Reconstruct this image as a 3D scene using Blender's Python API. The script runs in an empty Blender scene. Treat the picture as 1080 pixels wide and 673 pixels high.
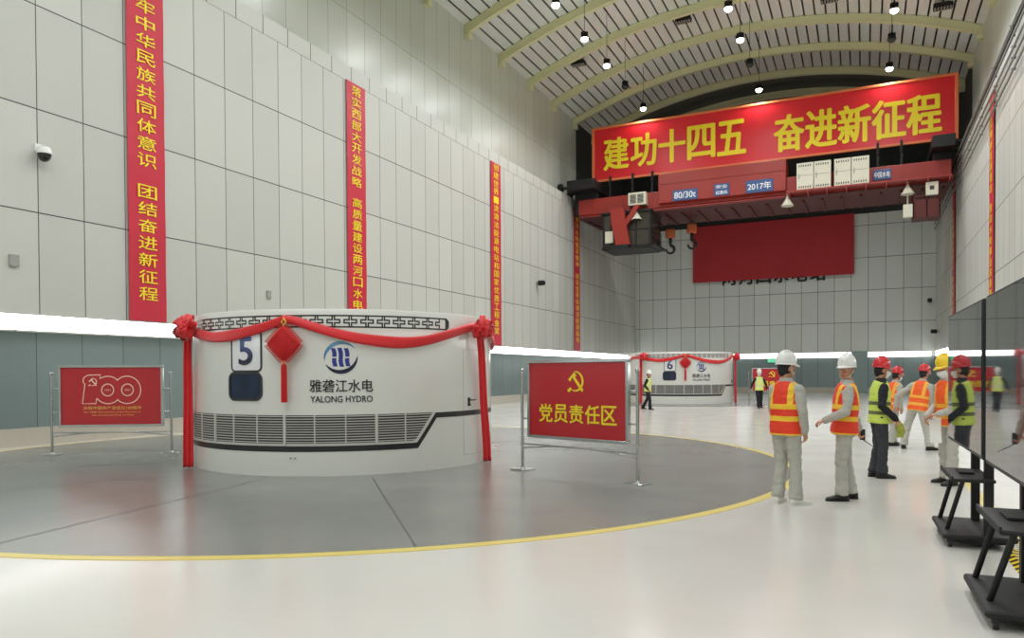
import bpy, bmesh, math, random
from mathutils import Vector, Matrix, noise
random.seed(7)
SC = bpy.context.scene
COL = SC.collection
PI = math.pi
R_ = math.radians

# ------------------------------------------------------------------ helpers
def lin(c):
    c = c / 255.0
    return c / 12.92 if c <= 0.04045 else ((c + 0.055) / 1.055) ** 2.4
def rgb(r, g, b): return (lin(r), lin(g), lin(b), 1.0)

class N:
    """small node-tree writer"""
    def __init__(s, name):
        s.m = bpy.data.materials.new(name); s.m.use_nodes = True
        s.t = s.m.node_tree; s.t.nodes.clear()
        s.out = s.t.nodes.new('ShaderNodeOutputMaterial')
        s.b = s.t.nodes.new('ShaderNodeBsdfPrincipled')
        s.t.links.new(s.b.outputs[0], s.out.inputs[0])
    def node(s, kind, **kw):
        n = s.t.nodes.new(kind)
        for k, v in kw.items(): setattr(n, k, v)
        return n
    def link(s, a, b): s.t.links.new(a, b)
    def math(s, op, a, b=None, c=None):
        n = s.node('ShaderNodeMath', operation=op)
        for i, v in enumerate((a, b, c)):
            if v is None: continue
            if isinstance(v, (int, float)): n.inputs[i].default_value = v
            else: s.link(v, n.inputs[i])
        return n.outputs[0]
    def mix(s, f, a, b):
        n = s.node('ShaderNodeMix', data_type='RGBA')
        for sock, v in ((n.inputs[0], f), (n.inputs[6], a), (n.inputs[7], b)):
            if isinstance(v, (int, float, tuple)): sock.default_value = v
            else: s.link(v, sock)
        return n.outputs[2]
    def pos(s):
        return s.node('ShaderNodeTexCoord').outputs['Object']
    def xyz(s, v=None):
        n = s.node('ShaderNodeSeparateXYZ'); s.link(v or s.pos(), n.inputs[0]); return n.outputs
    def noise(s, scale, detail=3, vec=None):
        n = s.node('ShaderNodeTexNoise'); n.inputs['Scale'].default_value = scale
        n.inputs['Detail'].default_value = detail
        s.link(vec or s.pos(), n.inputs['Vector']); return n.outputs['Fac']
    def bump(s, h, strength=0.3, dist=0.01):
        n = s.node('ShaderNodeBump'); n.inputs['Strength'].default_value = strength
        n.inputs['Distance'].default_value = dist
        s.link(h, n.inputs['Height']); s.link(n.outputs[0], s.b.inputs['Normal'])

def mat(name, col, rough=0.5, metal=0.0, var=0.06, vscale=6.0, bump=0.0, bscale=40.0, spec=0.5, coat=0.0, sheen=0.0):
    n = N(name)
    n.b.inputs['Roughness'].default_value = rough
    n.b.inputs['Metallic'].default_value = metal
    n.b.inputs['Specular IOR Level'].default_value = spec
    n.b.inputs['Coat Weight'].default_value = coat
    n.b.inputs['Coat Roughness'].default_value = 0.05
    if sheen: n.b.inputs['Sheen Weight'].default_value = sheen
    if var:
        f = n.noise(vscale)
        lo = tuple(c * (1 - var) for c in col[:3]) + (1,); hi = tuple(min(1, c * (1 + var)) for c in col[:3]) + (1,)
        n.link(n.mix(f, lo, hi), n.b.inputs['Base Color'])
    else:
        n.b.inputs['Base Color'].default_value = col
    if bump: n.bump(n.noise(bscale, 4), bump, 0.01)
    return n.m

def emit(name, col, strength):
    n = N(name); n.b.inputs['Base Color'].default_value = col
    n.b.inputs['Emission Color'].default_value = col
    n.b.inputs['Emission Strength'].default_value = strength
    return n.m

def panel_mat(name, col, axis, pitch, off, zoff, zpitch, rough=0.4, metal=0.0, w=0.02, groove=0.12, zw=None, var=0.05, spec=0.5):
    """cladding panels with dark joints: one look, in world-fixed object coordinates"""
    n = N(name); x = n.xyz()
    u = x[0] if axis == 'X' else x[1]
    du = n.math('PINGPONG', n.math('SUBTRACT', u, off), pitch / 2)
    mu = n.math('LESS_THAN', du, w / 2)
    m = mu
    if zpitch:
        dz = n.math('PINGPONG', n.math('SUBTRACT', x[2], zoff), zpitch / 2)
        mz = n.math('LESS_THAN', dz, (zw or w) / 2)
        m = n.math('MAXIMUM', mu, mz)
    cu = n.math('FLOOR', n.math('DIVIDE', n.math('SUBTRACT', u, off), pitch))
    cz = n.math('FLOOR', n.math('DIVIDE', n.math('SUBTRACT', x[2], zoff), zpitch or 99.0))
    cmb = n.node('ShaderNodeCombineXYZ'); n.link(cu, cmb.inputs[0]); n.link(cz, cmb.inputs[1])
    wn = n.node('ShaderNodeTexWhiteNoise', noise_dimensions='3D'); n.link(cmb.outputs[0], wn.inputs[0])
    lo = tuple(c * (1 - var) for c in col[:3]) + (1,); hi = tuple(min(1, c * (1 + var)) for c in col[:3]) + (1,)
    base = n.mix(wn.outputs[0], lo, hi)
    dark = tuple(c * groove for c in col[:3]) + (1,)
    n.link(n.mix(m, base, dark), n.b.inputs['Base Color'])
    n.b.inputs['Roughness'].default_value = rough; n.b.inputs['Metallic'].default_value = metal
    n.b.inputs['Specular IOR Level'].default_value = spec
    inv = n.math('SUBTRACT', 1.0, m)
    n.bump(inv, 0.5, 0.01)
    return n.m

class MB:
    def __init__(s): s.v = []; s.f = []; s.mi = []; s.cur = 0
    def add(s, vs, fs):
        b = len(s.v); s.v += [Vector(v) for v in vs]
        for f in fs: s.f.append([i + b for i in f]); s.mi.append(s.cur)
        return s
    def box(s, x0, x1, y0, y1, z0, z1, M=None):
        vs = [(x, y, z) for x in (x0, x1) for y in (y0, y1) for z in (z0, z1)]
        if M is not None: vs = [M @ Vector(v) for v in vs]
        return s.add(vs, [(0, 1, 3, 2), (4, 6, 7, 5), (0, 4, 5, 1), (2, 3, 7, 6), (0, 2, 6, 4), (1, 5, 7, 3)])
    def rbox(s, x0, x1, y0, y1, z0, z1, r=0.01, M=None, axis='Z'):
        """box with rounded edges round one axis and small chamfers on its ends"""
        a = {'Z': (x0, x1, y0, y1, z0, z1), 'X': (y0, y1, z0, z1, x0, x1), 'Y': (z0, z1, x0, x1, y0, y1)}[axis]
        r = min(r, (a[1] - a[0]) / 2.01, (a[3] - a[2]) / 2.01, (a[5] - a[4]) / 2.01)
        def ring(ins, h):
            out = []
            for cx, cy, a0 in ((a[1] - r, a[3] - r, 0), (a[0] + r, a[3] - r, 90), (a[0] + r, a[2] + r, 180), (a[1] - r, a[2] + r, 270)):
                for k in range(4):
                    t = R_(a0 + k * 30)
                    out.append((cx + (r - ins) * math.cos(t), cy + (r - ins) * math.sin(t), h))
            return out
        c = r * 0.5
        rings = [ring(c, a[4]), ring(0, a[4] + c), ring(0, a[5] - c), ring(c, a[5])]
        def perm(p):
            if axis == 'Z': q = p
            elif axis == 'X': q = (p[2], p[0], p[1])
            else: q = (p[1], p[2], p[0])
            return M @ Vector(q) if M is not None else Vector(q)
        return s.loft([[perm(p) for p in rg] for rg in rings])
    def loft(s, rings, cap=True, close=True):
        n = len(rings[0]); vs = [p for r in rings for p in r]; fs = []
        for i in range(len(rings) - 1):
            for j in range(n if close else n - 1):
                k = (j + 1) % n
                fs.append((i * n + j, i * n + k, (i + 1) * n + k, (i + 1) * n + j))
        if cap: fs.append(tuple(range(n))[::-1]); fs.append(tuple((len(rings) - 1) * n + j for j in range(n)))
        return s.add(vs, fs)
    def cyl(s, p0, p1, r0, r1=None, n=16, cap=True):
        p0 = Vector(p0); p1 = Vector(p1); r1 = r0 if r1 is None else r1
        d = (p1 - p0).normalized(); a = d.orthogonal().normalized(); b = d.cross(a)
        return s.loft([[p + (a * math.cos(2 * PI * k / n) + b * math.sin(2 * PI * k / n)) * r for k in range(n)] for p, r in ((p0, r0), (p1, r1))], cap)
    def tube(s, pts, r, n=8, closed=False):
        pts = [Vector(p) for p in pts]; rs = r if isinstance(r, (list, tuple)) else [r] * len(pts)
        up = None; rings = []
        for i, p in enumerate(pts):
            if closed: d = (pts[(i + 1) % len(pts)] - pts[i - 1]).normalized()
            else: d = (pts[min(i + 1, len(pts) - 1)] - pts[max(i - 1, 0)]).normalized()
            if up is None: up = d.orthogonal().normalized()
            up = (up - d * up.dot(d)); up = up.normalized() if up.length > 1e-6 else d.orthogonal().normalized()
            b = d.cross(up)
            rings.append([p + (up * math.cos(2 * PI * k / n) + b * math.sin(2 * PI * k / n)) * rs[i] for k in range(n)])
        if closed: rings.append(rings[0]); return s.loft(rings, cap=False)
        return s.loft(rings)
    def ell(s, c, r, M=None, nu=14, nv=9):
        c = Vector(c); vs = []; fs = []
        for i in range(1, nv):
            t = PI * i / nv
            for j in range(nu):
                p = 2 * PI * j / nu
                vs.append(Vector((r[0] * math.sin(t) * math.cos(p), r[1] * math.sin(t) * math.sin(p), r[2] * math.cos(t))))
        vs += [Vector((0, 0, r[2])), Vector((0, 0, -r[2]))]
        a, b = len(vs) - 2, len(vs) - 1
        for i in range(nv - 2):
            for j in range(nu):
                k = (j + 1) % nu
                fs.append((i * nu + j, (i + 1) * nu + j, (i + 1) * nu + k, i * nu + k))
        for j in range(nu):
            k = (j + 1) % nu
            fs.append((a, j, k)); fs.append((b, (nv - 2) * nu + k, (nv - 2) * nu + j))
        return s.add([(M @ v if M is not None else v) + c for v in vs], fs)
    def cap(s, p0, p1, r0, r1, n=12):
        """tapered capsule, closed"""
        p0 = Vector(p0); p1 = Vector(p1); d = (p1 - p0)
        d = d.normalized() if d.length > 1e-6 else Vector((0, 0, 1)); a = d.orthogonal().normalized(); b = d.cross(a)
        rings = []
        for t in (-80, -50, -20): rings.append((p0 + d * r0 * math.sin(R_(t)), r0 * math.cos(R_(t))))
        for t in (20, 50, 80): rings.append((p1 + d * r1 * math.sin(R_(t)), r1 * math.cos(R_(t))))
        return s.loft([[p + (a * math.cos(2 * PI * k / n) + b * math.sin(2 * PI * k / n)) * r for k in range(n)] for p, r in rings])
    def build(s, name, m, parent=None, smooth=False, angle=None):
        me = bpy.data.meshes.new(name)
        me.from_pydata([tuple(v) for v in s.v], [], s.f)
        ms = m if isinstance(m, (list, tuple)) else [m]
        for q in ms: me.materials.append(q)
        for p, k in zip(me.polygons, s.mi): p.material_index = k; p.use_smooth = smooth or angle is not None
        bm = bmesh.new(); bm.from_mesh(me); bmesh.ops.recalc_face_normals(bm, faces=bm.faces); bm.to_mesh(me); bm.free()
        if angle is not None: me.set_sharp_from_angle(angle=R_(angle))
        o = bpy.data.objects.new(name, me); COL.objects.link(o)
        if parent is not None: o.parent = parent
        return o

def tag(o, label, cat, group=None, kind=None):
    o['label'] = label; o['category'] = cat
    if group: o['group'] = group
    if kind: o['kind'] = kind
    return o
def thing(name, label, cat, loc=(0, 0, 0), rz=0.0, group=None):
    o = bpy.data.objects.new(name, None); COL.objects.link(o); o.empty_display_size = 0.2
    o.location = loc; o.rotation_euler = (0, 0, rz); return tag(o, label, cat, group)
def struct(mb, name, m, **kw):
    o = mb.build(name, m, **kw); o['kind'] = 'structure'; return o
def copy_tree(o, parent=None):
    c = o.copy(); COL.objects.link(c)
    if parent is not None: c.parent = parent
    for ch in o.children: copy_tree(ch, c)
    return c

_tc = {}
def glyphs(body, bold=0.0):
    """triangles of a string in the built-in font, bounding box moved to 0..1"""
    key = (body, bold)
    if key in _tc: return _tc[key]
    cu = bpy.data.curves.new('lettering', 'FONT'); cu.body = body; cu.size = 1.0; cu.offset = 0.0; cu.resolution_u = 4
    o = bpy.data.objects.new('lettering', cu); COL.objects.link(o)
    dg = bpy.context.evaluated_depsgraph_get(); me = bpy.data.meshes.new_from_object(o.evaluated_get(dg))
    vs = [v.co.copy() for v in me.vertices]; fs = [tuple(p.vertices) for p in me.polygons]
    bpy.data.objects.remove(o); bpy.data.curves.remove(cu); bpy.data.meshes.remove(me)
    x0 = min(v.x for v in vs); x1 = max(v.x for v in vs); y0 = min(v.y for v in vs); y1 = max(v.y for v in vs)
    asp = (x1 - x0) / (y1 - y0)
    vs = [((v.x - x0) / (x1 - x0), (v.y - y0) / (y1 - y0)) for v in vs]
    _tc[key] = (vs, fs, asp); return _tc[key]
def put_text(mb, body, fn, u0, u1, v0, v1, bold=0.0, depth=0.0):
    """letters filling the box u0..u1 / v0..v1; fn(u, v, lift) -> point"""
    vs, fs, asp = glyphs(body)
    P = [fn(u0 + x * (u1 - u0), v0 + y * (v1 - v0), depth) for x, y in vs]
    n = len(P)
    mb.add(P, fs)
    if bold:                      # heavier strokes: the same letters a hair to each side
        d = bold * (v1 - v0)
        for i, (a, b) in enumerate(((d, 0), (-d, 0), (0, d * .7), (0, -d * .7), (d * .7, d * .5), (-d * .7, -d * .5), (d * .7, -d * .5), (-d * .7, d * .5))):
            mb.add([fn(u0 + x * (u1 - u0) + a, v0 + y * (v1 - v0) + b, depth + .0008 * (i + 1)) for x, y in vs], fs)
    if depth:
        cnt = {}
        for f in fs:
            for a, b in zip(f, f[1:] + f[:1]):
                cnt[(a, b)] = cnt.get((a, b), 0) + 1
        B = [fn(u0 + x * (u1 - u0), v0 + y * (v1 - v0), 0.0) for x, y in vs]
        edges = [(a, b) for (a, b) in cnt if (b, a) not in cnt]
        mb.add(P + B, [(a, b, n + b, n + a) for a, b in edges])

# ------------------------------------------------------------------ materials
WHITE = rgb(197, 198, 190)
M = {}
M['wall_left'] = panel_mat('white wall panels', WHITE, 'Y', 1.068, 10.31, 0.58, 2.285, rough=0.45, w=0.022, zw=0.028)
M['wall_back'] = panel_mat('white end wall panels', rgb(210, 215, 208), 'X', 1.093, -9.62, 0.45, 2.265, rough=0.45, w=0.03, zw=0.035)
M['corbel'] = panel_mat('white coping panels', WHITE, 'Y', 1.068, 10.75, 0.0, 0, rough=0.45, w=0.03, var=.015)
M['upper'] = panel_mat('grey green upper cladding', rgb(196, 200, 188), 'Y', 1.068, 10.5, 15.0, 3.4, rough=0.3, w=0.02, groove=0.4)
M['lower'] = panel_mat('blue grey lower panels', rgb(134, 150, 150), 'Y', 1.068, 10.31, 0, 0, rough=0.28, metal=0.45, w=0.015, groove=0.3)
M['lower_x'] = panel_mat('blue grey lower end panels', rgb(134, 150, 150), 'X', 1.093, -9.62, 0, 0, rough=0.28, metal=0.45, w=0.02, groove=0.3)
M['plinth'] = mat('pale stone plinth', rgb(190, 184, 172), 0.35, bump=0.1)
M['dim_vault'] = mat('bare vault with painted gloom', rgb(52, 56, 54), 0.9, var=0.3, vscale=1.2, bump=0.4, bscale=3)  # bare far vault; its lack of lamplight is darkened into the colour
M['slat'] = mat('pale ceiling slats', rgb(226, 228, 222), 0.45, metal=0.1, var=0.03)
M['plenum'] = mat('dark plenum', rgb(92, 92, 82), 0.8)
M['rib'] = mat('cream steel paint', rgb(218, 216, 172), 0.5, var=0.05)
M['black'] = mat('black paint', rgb(22, 22, 24), 0.45, var=0.1)
M['blackmatte'] = mat('black steel', rgb(14, 14, 15), 0.6, var=0.12, bump=0.1)
M['steel'] = mat('brushed stainless steel', rgb(190, 192, 192), 0.22, metal=1.0, var=0.05, vscale=20)
M['red_board'] = mat('red printed board', rgb(188, 28, 40), 0.25, var=0.03, coat=0.3)
M['red_banner'] = mat('red vinyl banner', rgb(202, 38, 62), 0.45, var=0.05, vscale=1.5)
M['slogan_red'] = mat('bright red banner cloth', rgb(222, 26, 38), 0.38, var=0.03, vscale=1)
M['red_cloth'] = mat('dark red cloth', rgb(172, 40, 44), 0.75, var=0.06, vscale=1, bump=0.15, bscale=2)
M['red_silk'] = mat('red silk', rgb(222, 30, 38), 0.42, var=0.08, vscale=10, sheen=0.3)
M['red_knot'] = mat('red knotted cord', rgb(206, 28, 32), 0.6, var=0.15, vscale=60, bump=0.6, bscale=90)
M['yellow_let'] = mat('yellow lettering', rgb(252, 226, 40), 0.5, var=0.03)
M['gold_let'] = mat('gold lettering', rgb(240, 204, 84), 0.45, var=0.05)
M['pale_line'] = mat('pale printed line', rgb(245, 215, 190), 0.5, var=0.03)
M['orange_trim'] = mat('orange banner edging', rgb(226, 122, 70), 0.5, var=0.05)
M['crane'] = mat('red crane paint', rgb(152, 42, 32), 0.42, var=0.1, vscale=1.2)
M['crane_shaded'] = mat('shaded red crane paint', rgb(88, 28, 24), 0.6, var=0.15, vscale=1.0)  # crane red darkened: shade under and behind the bridge is in the colour
M['cabinet'] = mat('cream cabinet paint', rgb(214, 210, 190), 0.45)
M['blue_plate'] = mat('blue name plate', rgb(50, 84, 136), 0.4)
M['white_let'] = mat('white lettering', rgb(235, 235, 235), 0.5, var=0.02)
M['orange_paint'] = mat('orange hook paint', rgb(204, 104, 56), 0.5)
M['gen'] = mat('white enamel', rgb(228, 228, 222), 0.22, var=0.015, vscale=2, coat=0.3)
M['gen_line'] = mat('dark vinyl stripe', rgb(36, 38, 40), 0.35, var=0.05)
M['gen_dark'] = mat('dark louvre recess', rgb(58, 56, 56), 0.5)
M['gen_slat'] = mat('pale louvre slats', rgb(206, 204, 198), 0.35)
M['gen_plate'] = mat('white number plate', rgb(232, 233, 236), 0.2, var=0.02, coat=0.4)
M['seam'] = mat('grey panel seam', rgb(186, 186, 180), 0.5)
M['seam_dark'] = mat('dark plate seam', rgb(88, 88, 84), 0.6)
M['skin'] = mat('skin', rgb(196, 142, 112), 0.5, var=0.06, vscale=30)
M['hair'] = mat('black hair', rgb(24, 22, 22), 0.6, var=0.2, vscale=80)
M['workwear'] = mat('pale grey workwear', rgb(182, 181, 172), 0.85, var=0.06, vscale=12, bump=0.2, bscale=25)
M['dark_cloth'] = mat('black knit', rgb(26, 27, 34), 0.85, var=0.12, vscale=12, bump=0.2, bscale=25)
M['denim'] = mat('dark trousers', rgb(52, 54, 60), 0.85, var=0.1, vscale=12, bump=0.2, bscale=25)
M['white_helmet'] = mat('white helmet plastic', rgb(236, 236, 232), 0.25, var=0.01, coat=0.3)
M['red_helmet'] = mat('red helmet plastic', rgb(206, 36, 44), 0.25, var=0.02, coat=0.3)
M['yellow_helmet'] = mat('yellow helmet plastic', rgb(244, 206, 40), 0.25, var=0.02, coat=0.3)
M['shoe_black'] = mat('black shoe leather', rgb(26, 25, 25), 0.5)
M['shoe_white'] = mat('white shoe', rgb(222, 220, 214), 0.6)
M['mask'] = mat('white face mask', rgb(226, 226, 222), 0.8)
M['paper'] = mat('white paper', rgb(240, 240, 238), 0.7, var=0.01)
M['strap'] = mat('pale strap', rgb(196, 196, 180), 0.7)
M['yellow_paint'] = mat('yellow floor paint', rgb(228, 208, 112), 0.3, var=0.06, vscale=3)
M['lime_glove'] = mat('lime glove cloth', rgb(156, 164, 66), 0.8, var=0.35, vscale=40)
M['grey_plastic'] = mat('grey plastic', rgb(158, 158, 152), 0.5)
M['cable_metal'] = mat('pale conductor metal', rgb(170, 168, 156), 0.4, metal=0.5)
M['green_sign'] = emit('lit green exit sign', rgb(90, 200, 150), 0.9)
M['strip'] = emit('lit light strip', (1.0, 1.0, 0.985, 1), 5.0)
M['bulb'] = emit('lit lamp diffuser', (1.0, 0.97, 0.86, 1), 14.0)
M['bulb_off'] = mat('unlit lamp diffuser', rgb(60, 60, 58), 0.4)
M['lens'] = mat('dark dome glass', rgb(14, 14, 16), 0.08, coat=0.5)

def floor_mat():
    n = N('pale epoxy floor'); f = n.noise(0.5, 4)
    n.link(n.mix(f, rgb(208, 206, 198), rgb(222, 220, 213)), n.b.inputs['Base Color'])
    r = n.noise(1.3, 5)
    n.link(n.math('MULTIPLY_ADD', r, 0.14, 0.12), n.b.inputs['Roughness'])
    n.bump(n.noise(2.2, 2), 0.05, 0.01)
    return n.m
M['floor'] = floor_mat()
def plate_mat():
    n = N('grey checker plate'); x = n.xyz()
    f = n.noise(0.9, 5)
    base = n.mix(f, rgb(120, 123, 118), rgb(142, 144, 138))
    n.link(base, n.b.inputs['Base Color'])
    n.b.inputs['Roughness'].default_value = 0.24
    n.b.inputs['Metallic'].default_value = 0.0
    return n.m
M['plate'] = plate_mat()
def hazard_mat():
    n = N('black and yellow hazard tape'); x = n.xyz()
    m = n.math('LESS_THAN', n.math('PINGPONG', n.math('ADD', n.math('ADD', x[0], x[1]), x[2]), 0.06), 0.03)
    n.link(n.mix(m, rgb(240, 205, 30), rgb(25, 25, 25)), n.b.inputs['Base Color']); n.b.inputs['Roughness'].default_value = 0.4
    return n.m
M['hazard'] = hazard_mat()
def screen_mat():
    n = N('dark display glass')
    n.b.inputs['Base Color'].default_value = rgb(34, 39, 45); n.b.inputs['Roughness'].default_value = 0.03
    n.b.inputs['Specular IOR Level'].default_value = 0.7
    n.b.inputs['Coat Weight'].default_value = 0.4; n.b.inputs['Coat Roughness'].default_value = 0.03
    n.bump(n.noise(1.5, 1), 0.01, 0.01)
    return n.m
M['screen'] = screen_mat()
def window_mat():
    n = N('dark tinted glass'); x = n.xyz()
    n.link(n.mix(n.noise(3.0, 2), rgb(30, 38, 52), rgb(56, 66, 92)), n.b.inputs['Base Color'])
    n.b.inputs['Roughness'].default_value = 0.08
    return n.m
M['window'] = window_mat()
def print_mat(name, c0, c1, z0, z1):
    """print whose ink runs from one colour to another up the sign"""
    n = N(name); x = n.xyz()
    mr = n.node('ShaderNodeMapRange'); n.link(x[2], mr.inputs[0]); mr.inputs[1].default_value = z0; mr.inputs[2].default_value = z1
    n.link(n.mix(mr.outputs[0], c0, c1), n.b.inputs['Base Color']); n.b.inputs['Roughness'].default_value = 0.3
    return n.m
M['digit'] = print_mat('navy to blue ink', rgb(14, 18, 52), rgb(90, 112, 176), 1.78, 2.14)
M['logo_top'] = print_mat('teal to blue ink', rgb(60, 120, 176), rgb(110, 160, 190), 1.8, 2.04)
M['logo_dark'] = mat('navy ink', rgb(16, 24, 56), 0.3, var=0.03)
M['logo_blue'] = mat('royal blue ink', rgb(40, 52, 142), 0.3, var=0.03)
def vest_mat(name, base, band, hor, vert, edge=None):
    n = N(name); at = n.node('ShaderNodeAttribute', attribute_name='tc'); x = n.xyz(at.outputs['Vector'])
    m = None
    for z, w in hor:
        k = n.math('LESS_THAN', n.math('ABSOLUTE', n.math('SUBTRACT', x[2], z)), w)
        m = k if m is None else n.math('MAXIMUM', m, k)
    if vert:
        k = n.math('LESS_THAN', n.math('ABSOLUTE', n.math('SUBTRACT', n.math('ABSOLUTE', x[0]), vert[0])), vert[1])
        k = n.math('MULTIPLY', k, n.math('GREATER_THAN', x[2], vert[2]))
        m = k if m is None else n.math('MAXIMUM', m, k)
    if edge:
        k = n.math('LESS_THAN', x[2], edge); m = n.math('MAXIMUM', m, k)
    n.link(n.mix(m, base, band), n.b.inputs['Base Color']); n.b.inputs['Roughness'].default_value = 0.6
    n.bump(n.noise(20, 3), 0.15, 0.01)
    return n.m
M['vest_orange'] = vest_mat('orange red vest', rgb(238, 62, 34), rgb(252, 202, 52), ((0.11, 0.03), (0.25, 0.03)), (0.125, 0.028, 0.25), -0.065)
M['vest_orange_b'] = vest_mat('bright orange vest', rgb(250, 96, 34), rgb(252, 180, 62), ((0.05, 0.03), (0.2, 0.028)), (0.12, 0.028, 0.2), -0.065)
M['vest_lime'] = vest_mat('lime yellow vest', rgb(206, 226, 96), rgb(98, 106, 66), ((0.07, 0.026), (0.21, 0.026)), None)
M['vest_lime_b'] = vest_mat('pale lime vest', rgb(222, 234, 120), rgb(214, 214, 196), ((0.1, 0.03), ), (0.1, 0.02, 0.1))

# ------------------------------------------------------------------ the hall
XL, XR, YB, YF = -16.5, 4.35, 57.6, -16.0
XLU, XRU = -17.3, 5.15
XC = (XLU + XRU) / 2
ZT = 12.45
YD = 46.3
struct(MB().box(XLU - .5, XRU + .5, YF - .5, YB + .5, -0.3, 0), 'floor', M['floor'])
struct(MB().box(XLU, XL, YF, YB, 2.52, 11.9), 'wall_left', M['wall_left'])
struct(MB().box(XLU, XL + .012, YF, YB, 11.9, ZT), 'trim_1', M['corbel'])
struct(MB().box(XLU, XL - .14, YF, YB, 0.0, 2.52), 'wall_left_lower', M['lower'])
struct(MB().box(XL - .14, XL - .08, YF, YB, 0.0, 0.4), 'baseboard_left', M['plinth'])
struct(MB().box(XR, XRU, YF, YB, 2.52, 11.9), 'wall_right', M['wall_left'])
struct(MB().box(XR - .012, XRU, YF, YB, 11.9, ZT), 'trim_2', M['corbel'])
struct(MB().box(XR + .14, XRU, YF, YB, 0.0, 2.52), 'wall_right_lower', M['lower'])
struct(MB().box(XR + .08, XR + .14, YF, YB, 0.0, 0.4), 'baseboard_right', M['plinth'])
struct(MB().box(XL, XR, YB, YB + .5, 2.6, 12.6), 'wall_back', M['wall_back'])
struct(MB().box(XL - .14, XR + .14, YB + .14, YB + .5, 0.0, 2.6), 'wall_back_lower', M['lower_x'])
struct(MB().box(XL - .08, XR + .08, YB + .08, YB + .14, 0.0, 0.4), 'baseboard_back', M['plinth'])
struct(MB().box(XLU, XRU, YB, YB + .5, 12.6, 22), 'wall_back_upper', M['dim_vault'])
struct(MB().box(XLU - .4, XRU + .4, YF - .4, YF, 0, 22), 'wall_front', M['wall_back'])
struct(MB().box(XLU - .4, XLU, YF, YD, 0, 18.3), 'wall_left_upper', M['upper'])
struct(MB().box(XRU, XRU + .4, YF, YD, 0, 18.3), 'wall_right_upper', M['upper'])
struct(MB().box(XLU - .4, XLU, YD, YB, 0, 18.3), 'wall_left_vault', M['dim_vault'])
struct(MB().box(XRU, XRU + .4, YD, YB, 0, 18.3), 'wall_right_vault', M['dim_vault'])

# vault: slats on an arc, dark behind
HS, RISE, ZS = 11.23, 2.35, 17.72
RA = (HS * HS + RISE * RISE) / (2 * RISE); ZA = ZS + RISE - RA; AM = math.asin(HS / RA)
def arc(a, r): return XC + r * math.sin(a), ZA + r * math.cos(a)
mb = MB(); Rd = RA + 0.42; ns = 46; st = 2 * AM * 1.04 / ns
for i in range(ns):
    a0 = -AM * 1.04 + i * st + st * 0.085; a1 = -AM * 1.04 + (i + 1) * st - st * 0.085
    P = [arc(a0, Rd), arc(a1, Rd), arc(a1, Rd + .1), arc(a0, Rd + .1)]
    mb.loft([[(x, y, z) for x, z in P] for y in (YF, 50.0)])
struct(mb, 'ceiling', M['slat'])
mb = MB(); K = 40
for r0, r1, y0, y1 in ((Rd + .5, Rd + .8, YF, YB + .5),):
    ring = [arc(-AM * 1.06 + 2.12 * AM * k / K, r0) for k in range(K + 1)] + [arc(AM * 1.06 - 2.12 * AM * k / K, r1) for k in range(K + 1)]
    mb.loft([[(x, y, z) for x, z in ring] for y in (y0, y1)])
struct(mb, 'ceiling_shell', M['plenum'])
RIBY = [13.1 + 3.64 * k for k in range(12)]
ribn = ('first', 'second', 'third', 'fourth', 'fifth', 'sixth', 'seventh', 'eighth', 'ninth', 'tenth', 'eleventh', 'twelfth')
for i, y in enumerate(RIBY):
    mb = MB(); k = 40
    def prof(a, r0, r1, w):
        return [arc(a, r0) + (-w,), arc(a, r0) + (w,), arc(a, r1) + (w,), arc(a, r1) + (-w,)]
    for r0, r1, w in ((RA, RA + .04, .13), (RA + .04, RA + .36, .07), (RA + .36, RA + .4, .13)):
        mb.loft([[(x, y + yy, z) for x, z, yy in prof(-AM + 2 * AM * j / k, r0, r1, w)] for j in range(k + 1)])
    past = sum(1 for q in RIBY if q > y and q < 44)
    if y > 44:
        lab = 'cream arched roof rib in the dark vault %s' % ('just beyond the crane banner' if i == 9 else 'at the far end of the hall' if i == 11 else 'halfway between the crane and the end wall')
    else:
        lab = 'cream arched steel roof rib, %s one this side of the crane banner' % ribn[past]
    o = tag(mb.build('roof_rib', M['rib']), lab, 'roof beam', 'arched roof ribs')
    for sx in (-1, 1):
        fx = XLU if sx < 0 else XRU
        f = MB().rbox(fx + (0 if sx < 0 else -.28), fx + (.28 if sx < 0 else 0), y - .16, y + .16, 17.52, 17.78, .02)
        f.cyl((fx - sx * .14, y - .1, 17.78), (fx - sx * .14, y - .1, 17.86), .03).cyl((fx - sx * .14, y + .1, 17.78), (fx - sx * .14, y + .1, 17.86), .03)
        f.build('bracket', M['rib'], o)

# floor discs and paint
def disc(cx, cy, r0, r1, z0, z1, n=160):
    mb = MB()
    ro = [(cx + r1 * math.cos(2 * PI * k / n), cy + r1 * math.sin(2 * PI * k / n)) for k in range(n)]
    if r0 <= 0:
        mb.loft([[(x, y, z) for x, y in ro] for z in (z0, z1)])
    else:
        ri = [(cx + r0 * math.cos(2 * PI * k / n), cy + r0 * math.sin(2 * PI * k / n)) for k in range(n)]
        rings = [[(x, y, z0) for x, y in ri], [(x, y, z0) for x, y in ro], [(x, y, z1) for x, y in ro], [(x, y, z1) for x, y in ri]]
        rings.append(rings[0]); mb.loft(rings, cap=False)
    return mb
G5 = (-8.70, 11.14); G6 = (-8.70, 38.5)
PC = (-8.6, 11.3)
struct(disc(PC[0], PC[1], 0, 7.62, 0.0, 0.006), 'floor_plate', M['plate'])
seams = MB()
for k in range(12):
    a = R_(11 + 30 * k); c, s = math.cos(a), math.sin(a)
    seams.add([(PC[0] + c * r - s * w, PC[1] + s * r + c * w, .0072) for r, w in ((3.0, -.009), (7.6, -.009), (7.6, .009), (3.0, .009))], [(0, 1, 2, 3)])
struct(seams, 'trim_8', M['seam_dark'])
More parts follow.
